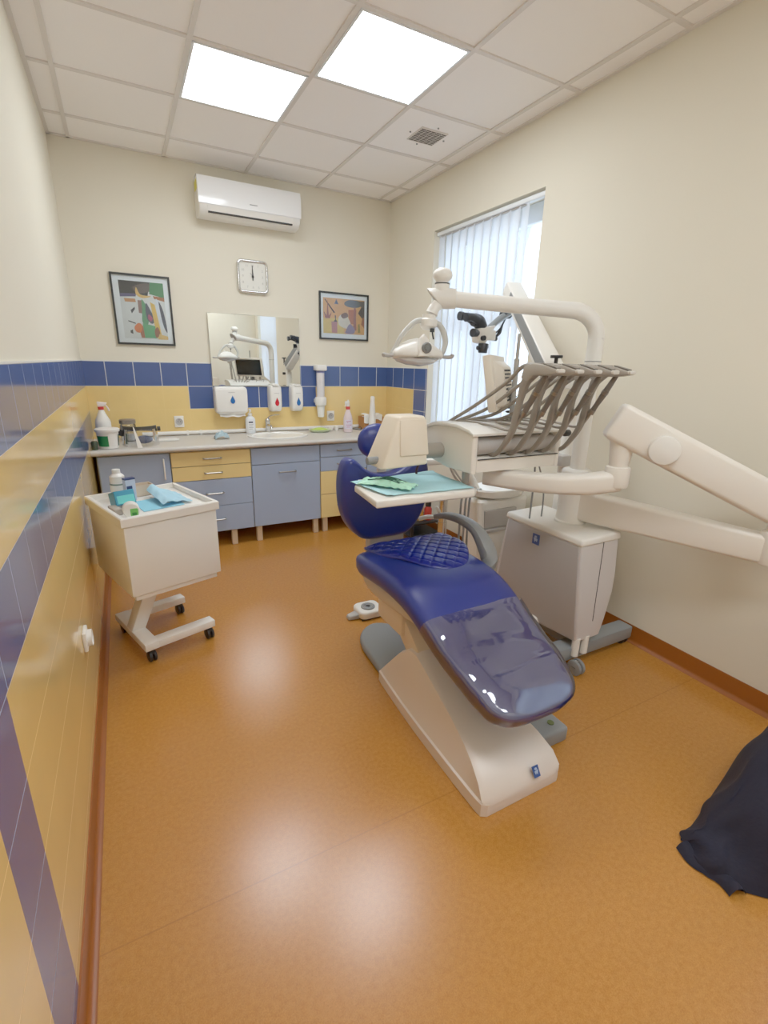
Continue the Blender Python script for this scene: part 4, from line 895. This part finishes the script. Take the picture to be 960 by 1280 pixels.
# console
b = MB()
prof = [(1.62, 1.035), (1.62, 1.095), (1.665, 1.1), (1.665, 1.19), (1.628, 1.196), (1.632, 1.206), (1.72, 1.222), (1.9, 1.216), (2.02, 1.18), (2.03, 1.12), (1.95, 1.05), (1.8, 1.03)]
b.prism(prof, 'x', 1.325, 1.80, .006, 2); cs = un.part('console_body', b, IVORY)
endp = [(1.618, 1.03), (1.618, 1.2), (1.63, 1.208), (1.72, 1.226), (1.9, 1.22), (2.02, 1.184), (2.032, 1.12), (1.95, 1.046), (1.8, 1.026)]
b = MB(); b.prism(endp, 'x', 1.296, 1.328, .012, 3); un.part('console_end_cap', b, IVORY, cs); b = MB(); b.prism(endp, 'x', 1.797, 1.828, .012, 3); un.part('console_end_cap', b, IVORY, cs)
b = MB(); b.prism([(1.61, 1.196), (1.608, 1.206), (1.64, 1.222), (1.73, 1.236), (1.9, 1.23), (2.03, 1.192), (2.045, 1.17), (2.03, 1.176), (1.9, 1.214), (1.73, 1.221), (1.645, 1.208)], 'x', 1.286, 1.838, .004, 2); un.part('console_lid', b, WHITE, cs)
b = MB(); b.cyl((1.33, 1.66, 1.145), (1.795, 1.66, 1.145), .038, n=24); un.part('hose_roller', b, LGREY, cs)
b = MB(); b.box(1.33, 1.795, 1.659, 1.668, 1.1, 1.19); un.part('hose_slot', b, DTAUPE, cs, smooth=False)
b = MB(); b.box(1.33, 1.81, 1.615, 1.63, 1.09, 1.094); un.part('shadow_gap', b, DARKGAP, cs, smooth=False)
b = MB(); b.tube([(1.655+.02*math.cos(a*.9), 1.80+.02*math.sin(a*.9), 1.225+.003*a) for a in range(46)], .004, n=6, sm=2); un.part('coiled_cable', b, BLACK, cs)
# control head on the console's left
b = MB()
MC = Matrix.Translation((1.08, 1.86, 0))
b.hexa([(-.14, -.09, 1.045), (.092, -.09, 1.055), (.092, .09, 1.055), (-.14, .09, 1.045)], [(-.05, -.06, 1.268), (.088, -.06, 1.268), (.088, .07, 1.268), (-.05, .07, 1.268)], .012, 3); b.hexa([(-.052, -.092, 1.1), (.094, -.092, 1.1), (.094, -.05, 1.1), (-.052, -.05, 1.1)], [(-.046, -.066, 1.255), (.09, -.066, 1.255), (.09, -.05, 1.255), (-.046, -.05, 1.255)], .006); bmesh.ops.translate(b.bm, verts=b.bm.verts, vec=(1.08, 1.86, 0))
kp = un.part('control_head', b, mat('control_cream', (234, 220, 198), .35))
b = MB(); b.cyl((1.17, 1.86, 1.1), (1.3, 1.86, 1.1), .036, n=24); un.part('control_neck', b, mat('neck_taupe', (150, 143, 132), .4))
b = MB(); b.cyl((.905, 1.85, 1.075), (.96, 1.85, 1.075), .017, n=16, bev=.004); un.part('control_handle', b, GREY, kp)
# tray arm and tray
b = MB(); trp = [(.84, 1.625), (1.32, 1.61), (1.355, 1.64), (1.365, 1.98), (1.33, 2.01), (.93, 2.0), (.87, 1.9)]
b.prism(trp, 'z', .925, .958, .01, 3); ty = un.part('tray', b, IVORY)
b = MB(); b.cyl((1.38, 1.76, .945), (1.38, 1.76, 1.05), .018, n=16); b.box(1.3, 1.4, 1.74, 1.79, .93, .955, .008); un.part('tray_post', b, LGREY)
# instruments
for i in range(5):
    x = 1.42+i*.1005
    b = MB(); b.tube([(1.385+.028*i, 2.0, 1.185), (1.388+.04*i, 1.93, 1.222), (1.405+.062*i, 1.75, 1.318-.02*i), (1.416+.088*i, 1.58, 1.42), (x, 1.513, 1.476), (x, 1.47, 1.489), (x, 1.40, 1.488)], [.008, .008, .008, .008, .0085, .011, .011], n=10); wa = un.part('whip_arm', b, TAUPE)
    b = MB(); b.prism([(1.487, 1.44), (1.476, 1.486), (1.43, 1.499), (1.37, 1.492), (1.305, 1.475), (1.303, 1.462), (1.345, 1.455), (1.42, 1.452), (1.455, 1.425)], 'x', x-.019, x+.019, .007, 2); hd = un.part('cradle', b, mat('cradle_taupe', (160, 151, 139), .38, var=.04), wa)
    b = MB(); b.hexa([(x-.011, 1.315, 1.473), (x+.011, 1.315, 1.473), (x+.011, 1.375, 1.489), (x-.011, 1.375, 1.489)], [(x-.012, 1.314, 1.4835), (x+.012, 1.314, 1.4835), (x+.012, 1.384, 1.4995), (x-.012, 1.384, 1.4995)]); un.part('cradle_slot', b, DTAUPE, wa, smooth=False); b = MB(); b.box(x-.0185, x+.0185, 1.296, 1.312, 1.4635, 1.479, .005); un.part('cradle_tip', b, mat('pale_tip', (206, 199, 188), .35), wa)
    b = MB(); b.tube([(x-.003, 1.45, 1.452), (x-.004, 1.472, 1.42), (x-.004, 1.49, 1.355), (x-.002, 1.503, 1.29), (x, 1.524, 1.222), (x, 1.566, 1.158), (x, 1.605, 1.118), (x, 1.645, 1.107), (x, 1.672, 1.13)], [.02, .018, .013, .016, .013, .0105, .0095, .009, .009], n=12, flat=(.8, 1.0)); un.part('hose', b, TAUPE)
    b = MB(); p0, p1 = Vector((x+.008, 1.375, 1.462)), Vector((x+.003, 1.47, 1.3))
    b.tube([p0, p0.lerp(p1, .25), p0.lerp(p1, .55), p0.lerp(p1, .8), p1], [.009, .012, .0135, .011, .012], n=12); hp = un.part('handpiece', b, DTAUPE)
    b = MB(); q0, q1 = p0.lerp(p1, .42), p0.lerp(p1, .5); b.cyl(q0, q1, .0148, n=14); un.part('chrome_ring', b, STEEL, hp); b = MB(); q0, q1 = p0.lerp(p1, .93), p0.lerp(p1, 1.04); b.cyl(q0, q1, .013, n=14); un.part('chrome_ring', b, STEEL, hp)
    b = MB(); b.tube([p1, p1+Vector((-.002, .06, -.07)), (x-.01, 1.66, 1.235), (x-.03, 1.85, 1.235), (x-.07, 1.96, 1.21)], [.006, .006, .0055, .005, .005], n=8); un.part('supply_tube', b, TAUPE)
b = MB(); b.tube([(1.80, 1.74, 1.03), (1.81, 1.745, .9), (1.815, 1.75, .712)], .005, n=8); b.tube([(1.78, 1.7, 1.03), (1.86, 1.72, .88), (1.9, 1.75, .712)], .004, n=8); un.part('thin_cable', b, GREY)

# what lies on the tray
t = Thing('tray_cloth', 'turquoise paper cloth spread over the instrument tray', 'cloth', (1.1, 1.82, .958))
b = MB()
def clothf(u, v):
    # corners: left tip, front right, back right, back left
    A, B_, C_, D_ = Vector((.905, 1.665, 0)), Vector((1.335, 1.635, 0)), Vector((1.35, 2.0, 0)), Vector((.865, 1.935, 0))
    p = A.lerp(B_, u).lerp(D_.lerp(C_, u), v)
    e = min(u, 1-u, v, 1-v)
    p.x += .012*noise.noise(Vector((u*5, v*5, 4)))*(1 if e < .05 else 0); p.y += .01*noise.noise(Vector((u*7, v*7, 9)))*(1 if e < .05 else 0)
    z = .9615+.003*(noise.noise(Vector((u*4, v*4, 0)))+1)
    if u < .06 or v > .94: z += .004
    return Vector((p.x, p.y, z))
b.sheet(clothf, 36, 28, .0015); t.part('sheet', b, GREENTISSUE)
t = Thing('glove_bundle', 'crumpled mint green wrapper bundle on the turquoise tray cloth', 'wrapper', (.98, 1.82, .963))
b = MB()
def gl(u, v):
    x, y = (u-.5)*.25, (v-.5)*.105; r = noise.noise(Vector((u*7, v*6, 5)))
    z = .02*max(0, math.sin(PI*v))*max(0, math.sin(PI*u))**.5+.014*abs(r)+.006*abs(math.sin(v*17+u*4))
    p = Matrix.Rotation(R(-52), 4, 'Z') @ Vector((x, y, 0)); return Vector((.985+p.x, 1.80+p.y, .9715+z))
b.sheet(gl, 30, 14, .002); t.part('wrapper', b, mat('mint_wrapper', (176, 236, 208), .45, var=.18, vscale=40))
b = MB()
for k in range(4):
    q = Matrix.Rotation(R(-52), 4, 'Z'); o_ = -.026+.016*k
    b.tube([q @ Vector((-.085+.01*k, o_, 0))+Vector((.985, 1.80, .991)), q @ Vector((.0, o_+.004, 0))+Vector((.985, 1.80, 1.003)), q @ Vector((.08, o_, 0))+Vector((.985, 1.80, .989))], .0024, n=8)
t.part('instrument', b, mat('dark_green_metal', (40, 92, 78), .35, .5))
b = MB(); b.tube([(1.235, 1.965, .966), (1.24, 1.97, .99), (1.25, 1.972, 1.01)], .006, n=8); single('probe_cap', b, mat('dark_maroon', (60, 24, 34), .4), 'small dark maroon stick standing at the back of the tray', 'stick', (1.24, 1.97, .966))

# ------------------------------------------------------------------ operating lamp on its own pole
lp = Thing('operating_lamp', 'white dental operating lamp on a bent pole arm above the chair', 'lamp', (PX, PY, 1.0))
AX, AY, AZ = 1.385, 2.05, 1.785
b = MB(); dv = Vector((AX-PX, AY-PY, 0)); dn = dv.normalized()
pts = [(PX, PY, .99), (PX, PY, 1.35), (PX, PY, 1.6)]
for k in range(0, 7):
    a = k*PI/12; q = Vector((PX, PY, 1.615))+dn*(.13-.13*math.cos(a))+Vector((0, 0, .125*math.sin(a))); pts.append(tuple(q))
pts.append(tuple(Vector((PX, PY, 1.762))+dn*.42)); pts.append((AX+.03, AY-.02, AZ))
b.tube(pts, .036, n=20, sm=3); lp.part('pole_arm', b, WHITE)
b = MB(); b.cyl((PX, PY, 1.515), (PX, PY, 1.519), .0375, n=20); lp.part('pole_seam', b, GREY)
b = MB(); e0 = Vector((AX, AY, AZ)); aa = dn.cross(ZZ0 := Vector((0, 0, 1))).normalized()
def elring(off, r, k): return [e0+dn*(off+k*math.sin(a)*r)+aa*(math.cos(a)*r)+ZZ0*(math.sin(a)*r) for a in [2*PI*q/28 for q in range(28)]]
b.loft([elring(-.07, .038, 0), elring(-.068, .044, 0), elring(-.02, .046, 0), elring(.03, .046, .9), elring(.034, .042, .9)])
b.lathe([(.03, .02), (.034, .03), (.034, .058), (.03, .066), (.028, .072), (.034, .079), (.044, .088), (.047, .1), (.044, .113), (.034, .124), (.018, .131), (.003, .133)], (AX, AY, AZ), n=28)
jt = lp.part('elbow_joint', b, WHITE)
b = MB(); b.cyl((AX, AY, AZ+.062), (AX, AY, AZ+.067), .0345, n=24); lp.part('joint_seam', b, DARKGAP, jt)
b = MB(); b.loft([elring(.033, .037, .9), elring(.037, .036, .9)]); lp.part('end_cover', b, LGREY, jt)
# lamp body: local frame along u (handle axis)
LC = Vector((1.265, 2.06, 1.54)); U = Vector((math.cos(R(-10)), math.sin(R(-10)), 0)); V = Vector((-U.y, U.x, 0)); ZZ = Vector((0, 0, 1))
LM = Matrix(((U.x, V.x, 0, LC.x), (U.y, V.y, 0, LC.y), (0, 0, 1, LC.z), (0, 0, 0, 1))) @ Matrix.Scale(.92, 4)
HB = Vector((.06, -.005, .165))
b = MB(); b.tube([LM.inverted() @ Vector((AX-.01, AY, AZ-.02)), Vector((.09, 0, .22)), Vector((.075, 0, .19))], [.03, .028, .032], n=16, M=LM)
b.lathe([(.005, .0), (.03, .004), (.045, .02), (.046, .05), (.034, .06), (.034, .075)], (0.06, 0, .11), n=24, M=LM); lp.part('stem', b, WHITE)
b = MB(); b.cyl((.07, -.03, .118), (.07, -.03, .1), .012, n=12, M=LM); b.tube([(.07, -.03, .11), (.072, -.032, .09), (.078, -.034, .065)], .004, n=8, sm=1, M=LM); lp.part('switch_lever', b, BLACK)
b = MB(); b.tube([(.06, 0, .155), (-.01, 0, .15), (-.08, 0, .085), (-.118, 0, .02), (-.135, 0, -.012)], [.014, .0135, .012, .011, .011], n=12, M=LM); b.tube([(.06, 0, .155), (.125, 0, .135), (.16, 0, .07), (.155, 0, .02), (.14, 0, -.012)], [.014, .015, .0155, .014, .011], n=12, M=LM); lp.part('yoke', b, mat('yoke_grey', (196, 196, 190), .35))
b = MB()
rings = []
for x, h, d in ((-.135, .012, .03), (-.125, .026, .055), (-.09, .05, .075), (-.045, .072, .09), (0, .082, .095), (.045, .074, .09), (.09, .05, .075), (.125, .028, .055), (.138, .012, .03)):
    ring = []
    for k in range(24):
        a = 2*PI*k/24; c, s = math.cos(a), math.sin(a); ring.append(LM @ Vector((x, d*c, (h*s if s > 0 else .022*s)-.012)))
    rings.append(ring)
b.loft(rings); hd = lp.part('lamp_head', b, WHITE, ang=60)
b = MB(); b.prism([(-.03, -.02), (.03, -.02), (.024, .06), (.0, .085), (-.024, .06)], 'y', -.105, -.07, .006, 2, M=LM); lp.part('front_bracket', b, WHITE, hd)
b = MB(); b.lathe([(.026, 0), (.026, .006), (.02, .008), (.018, .005), (.012, .005), (.01, .008), (.003, .008)], n=24, M=LM @ Matrix.Translation((.012, -.105, .02)) @ Matrix.Rotation(PI/2, 4, 'X')); lp.part('round_emblem', b, mat('emblem_grey', (110, 112, 112), .35, .3), hd)
b = MB(); rings = []
for x, h, d in ((-.12, .004, .02), (-.1, .02, .05), (-.05, .034, .075), (.02, .04, .085), (.08, .03, .065), (.115, .015, .04), (.13, .003, .015)):
    rings.append([LM @ Vector((x, d*math.cos(a), -.03+h*math.sin(a))) for a in [PI+PI*k/14 for k in range(15)]])
b.loft(rings); lp.part('reflector_glass', b, mat('lamp_reflector', (214, 216, 218), .12, .35, var=.05), hd)
b = MB()
for s in (-1, 1): b.tube([(s*.125, -.01, -.015), (s*.155, -.015, -.02), (s*.185, -.03, -.018), (s*.192, -.035, -.005 if s > 0 else -.02)], [.008, .009, .011, .01], n=10, M=LM)
lp.part('handle', b, LGREY)

# ------------------------------------------------------------------ monitor on a mast behind the console
mo = Thing('monitor', 'flat monitor seen from behind on a thin mast above the console', 'monitor', (1.56, 1.73, 1.225))
A0, A1 = Vector((1.455, 1.70, 0)), Vector((1.765, 1.965, 0)); ax = (A1-A0).normalized(); nb = Vector((ax.y, -ax.x, 0))   # nb: towards the back of the screen
MM = Matrix(((ax.x, nb.x, 0, A0.x), (ax.y, nb.y, 0, A0.y), (0, 0, 1, 1.285), (0, 0, 0, 1))) @ Matrix.Rotation(R(11), 4, 'X')
Lm = (A1-A0).length
b = MB(); b.box(0, Lm, -.018, .02, 0, .25, .006, M=MM); mo.part('bezel', b, mat('monitor_beige', (226, 216, 200), .4))
b = MB(); b.box(.018, Lm-.018, -.0195, -.016, .022, .232, M=MM); mo.part('screen', b, SCREEN, smooth=False)
b = MB(); b.hexa([MM @ Vector(p) for p in ((.05, .018, .01), (Lm-.03, .018, .01), (Lm-.05, .055, .02), (.09, .055, .02))], [MM @ Vector(p) for p in ((.05, .018, .23), (Lm-.03, .018, .23), (Lm-.05, .055, .19), (.09, .055, .19))], .008); bk = mo.part('back_cover', b, mat('monitor_beige_back', (216, 206, 190), .45))
b = MB()
for r in range(9):
    for c_ in range(5): b.box(.12+c_*.04, .146+c_*.04, .05, .0575, .035+r*.017, .043+r*.017, M=MM)
mo.part('vents', b, BLACK, bk, smooth=False)
b = MB(); b.cyl((1.632, 1.765, 1.2195), (1.632, 1.765, 1.52), .0125, n=14); b.cyl((1.632, 1.765, 1.52), (1.632, 1.765, 1.63), .008, n=12); b.box(1.605, 1.64, 1.76, 1.81, 1.36, 1.39, .004); mo.part('mast', b, mat('mast_grey', (168, 166, 160), .35, .3))

# ------------------------------------------------------------------ surgical microscope on a floor stand by the window
sc = Thing('microscope_stand', 'white dental microscope stand with black eyepieces in front of the blinds', 'microscope', (2.16, 1.98, 0))
SX, SY = 2.16, 1.86
b = MB(); b.cyl((SX, SY, .1), (SX, SY, 1.36), .042, n=24, bev=.006); b.cyl((SX, SY, 1.36), (SX, SY, 1.44), .03, n=20); sc.part('column', b, WHITE)
b = MB()
for a in (70, 250, 330): b.tube([(SX, SY, .175), (SX+.12*math.cos(R(a)), SY+.1*math.sin(R(a)), .17), (SX+.2*math.cos(R(a)), SY+.26*math.sin(R(a)), .165)], [.04, .032, .026], n=10)
sc.part('star_base', b, FOOTGREY)
for a in (70, 250, 330):
    x, y = SX+.19*math.cos(R(a)), SY+.25*math.sin(R(a)); b = MB(); b.cyl((x, y, .05), (x, y, .15), .01, n=10); b.cyl((x-.015, y, .03), (x+.015, y, .03), .03, n=18); sc.part('caster', b, BLACK)
b = MB(); b.box(2.06, 2.13, 1.8, 1.9, .97, 1.03, .008); sc.part('power_box', b, LGREY)
for z in (1.33, 1.15):
    b = MB(); b.cyl((SX-.045, SY-.03, z), (SX-.085, SY-.035, z), .018, n=16, bev=.004); sc.part('clamp_knob', b, BLACK)
LO, UP = Vector((2.115, 1.975, 1.43)), Vector((2.3, 2.605, 1.975))
b = MB(); rect_arm(b, LO, UP, .06, .05, .052, .045, .012); b.cyl((SX-.01, SY+.06, 1.38), (SX-.01, SY+.06, 1.44), .05, n=20); b.box(SX-.05, SY*0+SX+.03, SY-.02, 1.98, 1.38, 1.44, .01); sa = sc.part('balance_arm', b, WHITE)
b = MB(); dd = (UP-LO).normalized(); side = Vector((-1, 0, 0)); rect_arm(b, LO+side*.06+dd*.03, UP+side*.053-dd*.1, .004, .034, .004, .03, .002); sc.part('arm_inset', b, GREY, sa)
b = MB(); b.cyl((2.07, 1.94, 1.45), (2.07, 1.94, 1.54), .01, n=12); b.cyl((2.07, 1.94, 1.535), (2.07, 1.94, 1.55), .032, n=18, bev=.003); sc.part('tension_knob', b, BLACK)
b = MB(); b.cyl((2.09, 2.33, 1.80), (2.09, 2.40, 1.80), .03, n=18, bev=.005); b.cyl((2.03, 2.32, 1.795), (2.1, 2.32, 1.82), .022, n=14); hk = sc.part('hinge_knob', b, SCOPEBLACK)
b = MB(); b.cyl((2.11, 2.36, 1.89), (2.07, 2.33, 1.8), .02, n=14); b.tube([(2.08, 2.32, 1.805), (2.0, 2.32, 1.76), (1.9, 2.32, 1.69), (1.86, 2.32, 1.675)], [.022, .022, .018, .018], n=12); sc.part('scope_arm', b, mat('scope_arm_grey', (140, 146, 150), .35, .3))
b = MB(); b.hexa([(1.815, 2.28, 1.61), (1.87, 2.28, 1.60), (1.87, 2.36, 1.60), (1.815, 2.36, 1.61)], [(1.80, 2.28, 1.69), (1.95, 2.28, 1.72), (1.95, 2.36, 1.72), (1.80, 2.36, 1.69)], .01); b.box(1.87, 1.96, 2.29, 2.35, 1.625, 1.69, .01); sb = sc.part('optics_body', b, WHITE)
b = MB(); b.tube([(1.86, 2.32, 1.70), (1.83, 2.32, 1.735), (1.79, 2.32, 1.745)], [.038, .042, .04], n=14); b.tube([(1.8, 2.29, 1.74), (1.75, 2.28, 1.755), (1.70, 2.28, 1.752)], [.026, .024, .022], n=12, sm=2); b.tube([(1.8, 2.35, 1.745), (1.755, 2.36, 1.765), (1.715, 2.36, 1.765)], [.026, .024, .022], n=12, sm=2)
b.cyl((1.715, 2.28, 1.752), (1.695, 2.28, 1.751), .027, n=14); b.cyl((1.73, 2.36, 1.765), (1.705, 2.36, 1.765), .027, n=14); sc.part('binocular_head', b, SCOPEBLACK, sb)
b = MB(); b.cyl((1.81, 2.3, 1.665), (1.765, 2.29, 1.665), .022, .026, n=14); b.cyl((1.835, 2.275, 1.635), (1.835, 2.255, 1.635), .016, n=12); sc.part('focus_knob', b, SCOPEBLACK, sb)
b = MB(); b.cyl((1.875, 2.3, 1.67), (1.868, 2.3, 1.60), .012, n=12); b.cyl((1.868, 2.3, 1.605), (1.865, 2.3, 1.545), .034, .03, n=18, bev=.006); b.cyl((1.82, 2.3, 1.575), (1.9, 2.3, 1.585), .014, n=12); sc.part('objective', b, SCOPEBLACK, sb)
b = MB(); b.cyl((1.955, 2.32, 1.64), (1.985, 2.32, 1.64), .016, n=12); b.tube([(1.97, 2.32, 1.64), (2.01, 2.32, 1.68), (2.03, 2.32, 1.73), (2.07, 2.32, 1.80)], [.006, .012, .006, .004], n=8); b.tube([(1.93, 2.32, 1.66), (1.97, 2.32, 1.67), (2.02, 2.32, 1.71)], .005, n=8); sc.part('fibre_cable', b, SCOPEBLACK)

for ch_ in sc.o.children:
    if ch_.name.split('.')[0] in ('hinge_knob', 'scope_arm', 'optics_body', 'fibre_cable'): ch_.location = (.238, .302, .023)

# ------------------------------------------------------------------ spittoon unit behind the chair
sp = Thing('spittoon_unit', 'white spittoon cabinet standing behind the grey unit cart', 'spittoon', (2.12, 2.36, 0))
b = MB()
secs = []
for z, xl, xr, ya, yb in ((.0, 1.99, 2.28, 2.3, 2.5), (.2, 1.98, 2.29, 2.29, 2.5), (.45, 1.94, 2.32, 2.27, 2.5), (.62, 1.93, 2.33, 2.28, 2.5), (.66, 1.93, 2.34, 2.28, 2.5)):
    secs.append([Vector((xl, ya, z)), Vector((xr, ya, z)), Vector((xr, yb, z)), Vector((xl, yb, z))])
b.loft(secs); o = sp.part('cabinet', b, WHITE, ang=30); md = o.modifiers.new('b', 'BEVEL'); md.width = .025; md.segments = 3; md.limit_method = 'ANGLE'; md.angle_limit = R(50)
b = MB(); b.box(1.955, 2.22, 2.262, 2.285, .48, .6, .004); b.box(1.955, 2.22, 2.24, 2.28, .455, .478, .004); sp.part('front_recess', b, LGREY)
b = MB(); b.lathe([(.1, 0), (.17, .02), (.185, .06), (.18, .07), (.165, .062), (.1, .03), (.03, .02), (.01, .02)], (2.14, 2.37, .655), n=36, sx=1.12, sy=.72); sp.part('bowl', b, PORC)
b = MB(); b.tube([(1.94, 2.3, .65), (1.935, 2.27, .4), (1.94, 2.28, .1)], [.024, .022, .02], n=12); sp.part('front_rib', b, WHITE)
b = MB()
for x in (1.80, 1.835, 1.865): b.tube([(x+.12, 2.36, .72), (x+.02, 2.33, .70), (x, 2.32, .6), (x, 2.31, .3), (x+.06, 2.33, .06), (x+.14, 2.35, .1)], .007, n=8)
sp.part('suction_hose', b, GREY)
b = MB(); b.tube([(1.72, 2.4, .98), (1.76, 2.39, .86), (1.82, 2.38, .78), (1.95, 2.37, .73)], .008, n=8); b.tube([(1.60, 2.43, .99), (1.66, 2.42, 1.0), (1.72, 2.4, .98), (1.77, 2.4, .88), (1.86, 2.38, .76)], .006, n=8); sp.part('assistant_hose', b, LGREY)
b = MB(); b.box(1.55, 1.78, 2.38, 2.5, .9, .94, .015); b.tube([(1.75, 2.44, .92), (1.9, 2.44, .85), (2.0, 2.43, .7)], [.025, .025, .03], n=12); sp.part('assistant_holder', b, WHITE)

# assistant's stool further back
st = Thing('assistant_stool', 'round stool on a chrome gas column behind the chair backrest', 'stool', (2.125, 2.96, 0))
sx_, sy_ = 2.125, 2.96
b = MB(); b.lathe([(.02, .53), (.16, .53), (.17, .545), (.17, .575), (.155, .59), (.05, .595), (.005, .595)], (sx_, sy_, 0), n=36); st.part('seat', b, LEATHER)
b = MB(); b.box(sx_-.09, sx_+.09, sy_-.07, sy_+.07, .5, .532, .008); st.part('seat_plate', b, BLACK)
b = MB(); b.cyl((sx_, sy_, .26), (sx_, sy_, .5), .032, n=20); b.cyl((sx_, sy_, .1), (sx_, sy_, .3), .037, n=20); st.part('gas_column', b, CHROME)
b = MB()
for k in range(5):
    a = 2*PI*k/5+.3; b.tube([(sx_, sy_, .11), (sx_+.12*math.cos(a), sy_+.12*math.sin(a), .1), (sx_+.24*math.cos(a), sy_+.24*math.sin(a), .075)], [.028, .02, .014], n=10)
st.part('star_base', b, CHROME)
for k in range(5):
    a = 2*PI*k/5+.3; x, y = sx_+.24*math.cos(a), sy_+.24*math.sin(a); b = MB(); b.cyl((x, y, .04), (x, y, .08), .008, n=10); b.cyl((x-.014, y, .025), (x+.014, y, .025), .025, n=16); st.part('caster', b, BLACK)
# little black shelf trolley with bottles, seen between chair back and stool
sh = Thing('low_shelf', 'low black shelf rack on the floor behind the chair backrest', 'shelf', (2.2, 3.5, 0))
b = MB()
b.box(2.05, 2.35, 3.3, 3.62, .05, .07, .004); sh.part('shelf_board', b, BLACK); b = MB(); b.box(2.05, 2.35, 3.3, 3.62, .16, .18, .004); sh.part('shelf_board', b, BLACK)
b = MB()
for x in (2.06, 2.34):
    for y in (3.31, 3.61): b.box(x-.01, x+.01, y-.01, y+.01, 0, .19)
sh.part('upright', b, BLACK, smooth=False)
c = (2.25, 3.36, .181); bottle('cleaner_bottle', 'red bottle with a black cap on the low black rack', c, [(.02, 0), (.034, .003), (.035, .1), (.02, .125)], mat('bottle_red', (196, 52, 40), .35), [(.02, .122), (.026, .124), (.026, .165), (.01, .17)], BLACK)
c = (2.175, 3.37, .181); bottle('cleaner_bottle', 'ochre yellow bottle beside the red one on the low rack', c, [(.02, 0), (.03, .003), (.03, .12), (.018, .15)], mat('bottle_ochre', (206, 150, 60), .35), [(.018, .148), (.022, .15), (.022, .18), (.008, .184)], BLACK)

# ------------------------------------------------------------------ navy cloth at the right edge
b = MB()
RID = crom([(1.445, .565, .012), (1.465, .555, .045), (1.52, .535, .08), (1.6, .52, .165), (1.7, .5, .29), (1.85, .48, .4), (2.05, .46, .46)], 6, closed=False)
FRO = crom([(1.43, .54, 0), (1.405, .49, 0), (1.41, .45, 0), (1.46, .385, 0), (1.56, .30, 0), (1.75, .2, 0), (2.05, .12, 0)], 6, closed=False)
BAC = crom([(1.45, .575, 0), (1.48, .585, 0), (1.54, .59, 0), (1.62, .605, 0), (1.74, .63, 0), (1.9, .66, 0), (2.05, .68, 0)], 6, closed=False)
def drape(u, v):
    f = u*(len(RID)-1); i = min(int(f), len(RID)-2); q = f-i
    P = lambda L: Vector(L[i]).lerp(Vector(L[i+1]), q)
    r, a, c = P(RID), P(FRO), P(BAC)
    e = a if v < .55 else c; t = v/.55 if v < .55 else (1-v)/.45
    p = e.lerp(r, t); z = r.z*math.sin(t*PI/2)**.85
    fold = .014*math.sin(u*21+t*4)*math.sin(PI*t)+.02*noise.noise(Vector((u*7, v*5, 2)))*math.sin(PI*t)
    if v < .55 and u < .45: fold += .012*max(0, math.sin((t-.05)*9))*(1-u/.45)
    return Vector((p.x-fold*.4, p.y-fold, max(.004, z+fold*.8)))
b.sheet(drape, 60, 44)
b.sheet(lambda u, v: Vector((1.403+.05*v+.01*math.sin(u*7), .40+u*.165-.02*v, .004+.03*math.sin(PI*v)**.7*(.7+.3*math.sin(u*6+1)))), 18, 10)
single('navy_coat', b, NAVY, 'dark navy cloth garment slumped on the floor at the right edge', 'coat', (1.75, .45, 0), ang=80)

# ------------------------------------------------------------------ daylight, camera, colour
w = bpy.data.worlds.new('daylight'); bpy.context.scene.world = w; w.use_nodes = True
bg = w.node_tree.nodes['Background']; bg.inputs[0].default_value = (.74, .87, 1, 1); bg.inputs[1].default_value = 3.4

cam = bpy.data.cameras.new('camera'); co = bpy.data.objects.new('camera', cam); COL.objects.link(co)
r_ = Vector((0.88354175, -0.46776582, 0.02343336)); u_ = Vector((0.11768968, 0.27017041, 0.95559253)); f_ = Vector((0.45332452, 0.84154803, -0.29375804))
co.matrix_world = Matrix(((r_.x, u_.x, -f_.x, 0), (r_.y, u_.y, -f_.y, 0), (r_.z, u_.z, -f_.z, 1.4766), (0, 0, 0, 1)))
cam.sensor_fit = 'HORIZONTAL'; cam.sensor_width = 36; cam.lens = 36*596.29/960; cam.clip_start = .02
S = bpy.context.scene; S.camera = co
S.view_settings.view_transform = 'Standard'; S.view_settings.look = 'None'; S.view_settings.exposure = .22; S.view_settings.gamma = 1.3
S.cycles.max_bounces = 10; S.cycles.diffuse_bounces = 6; S.cycles.transparent_max_bounces = 12; S.cycles.use_denoising = True; S.cycles.sample_clamp_indirect = 6
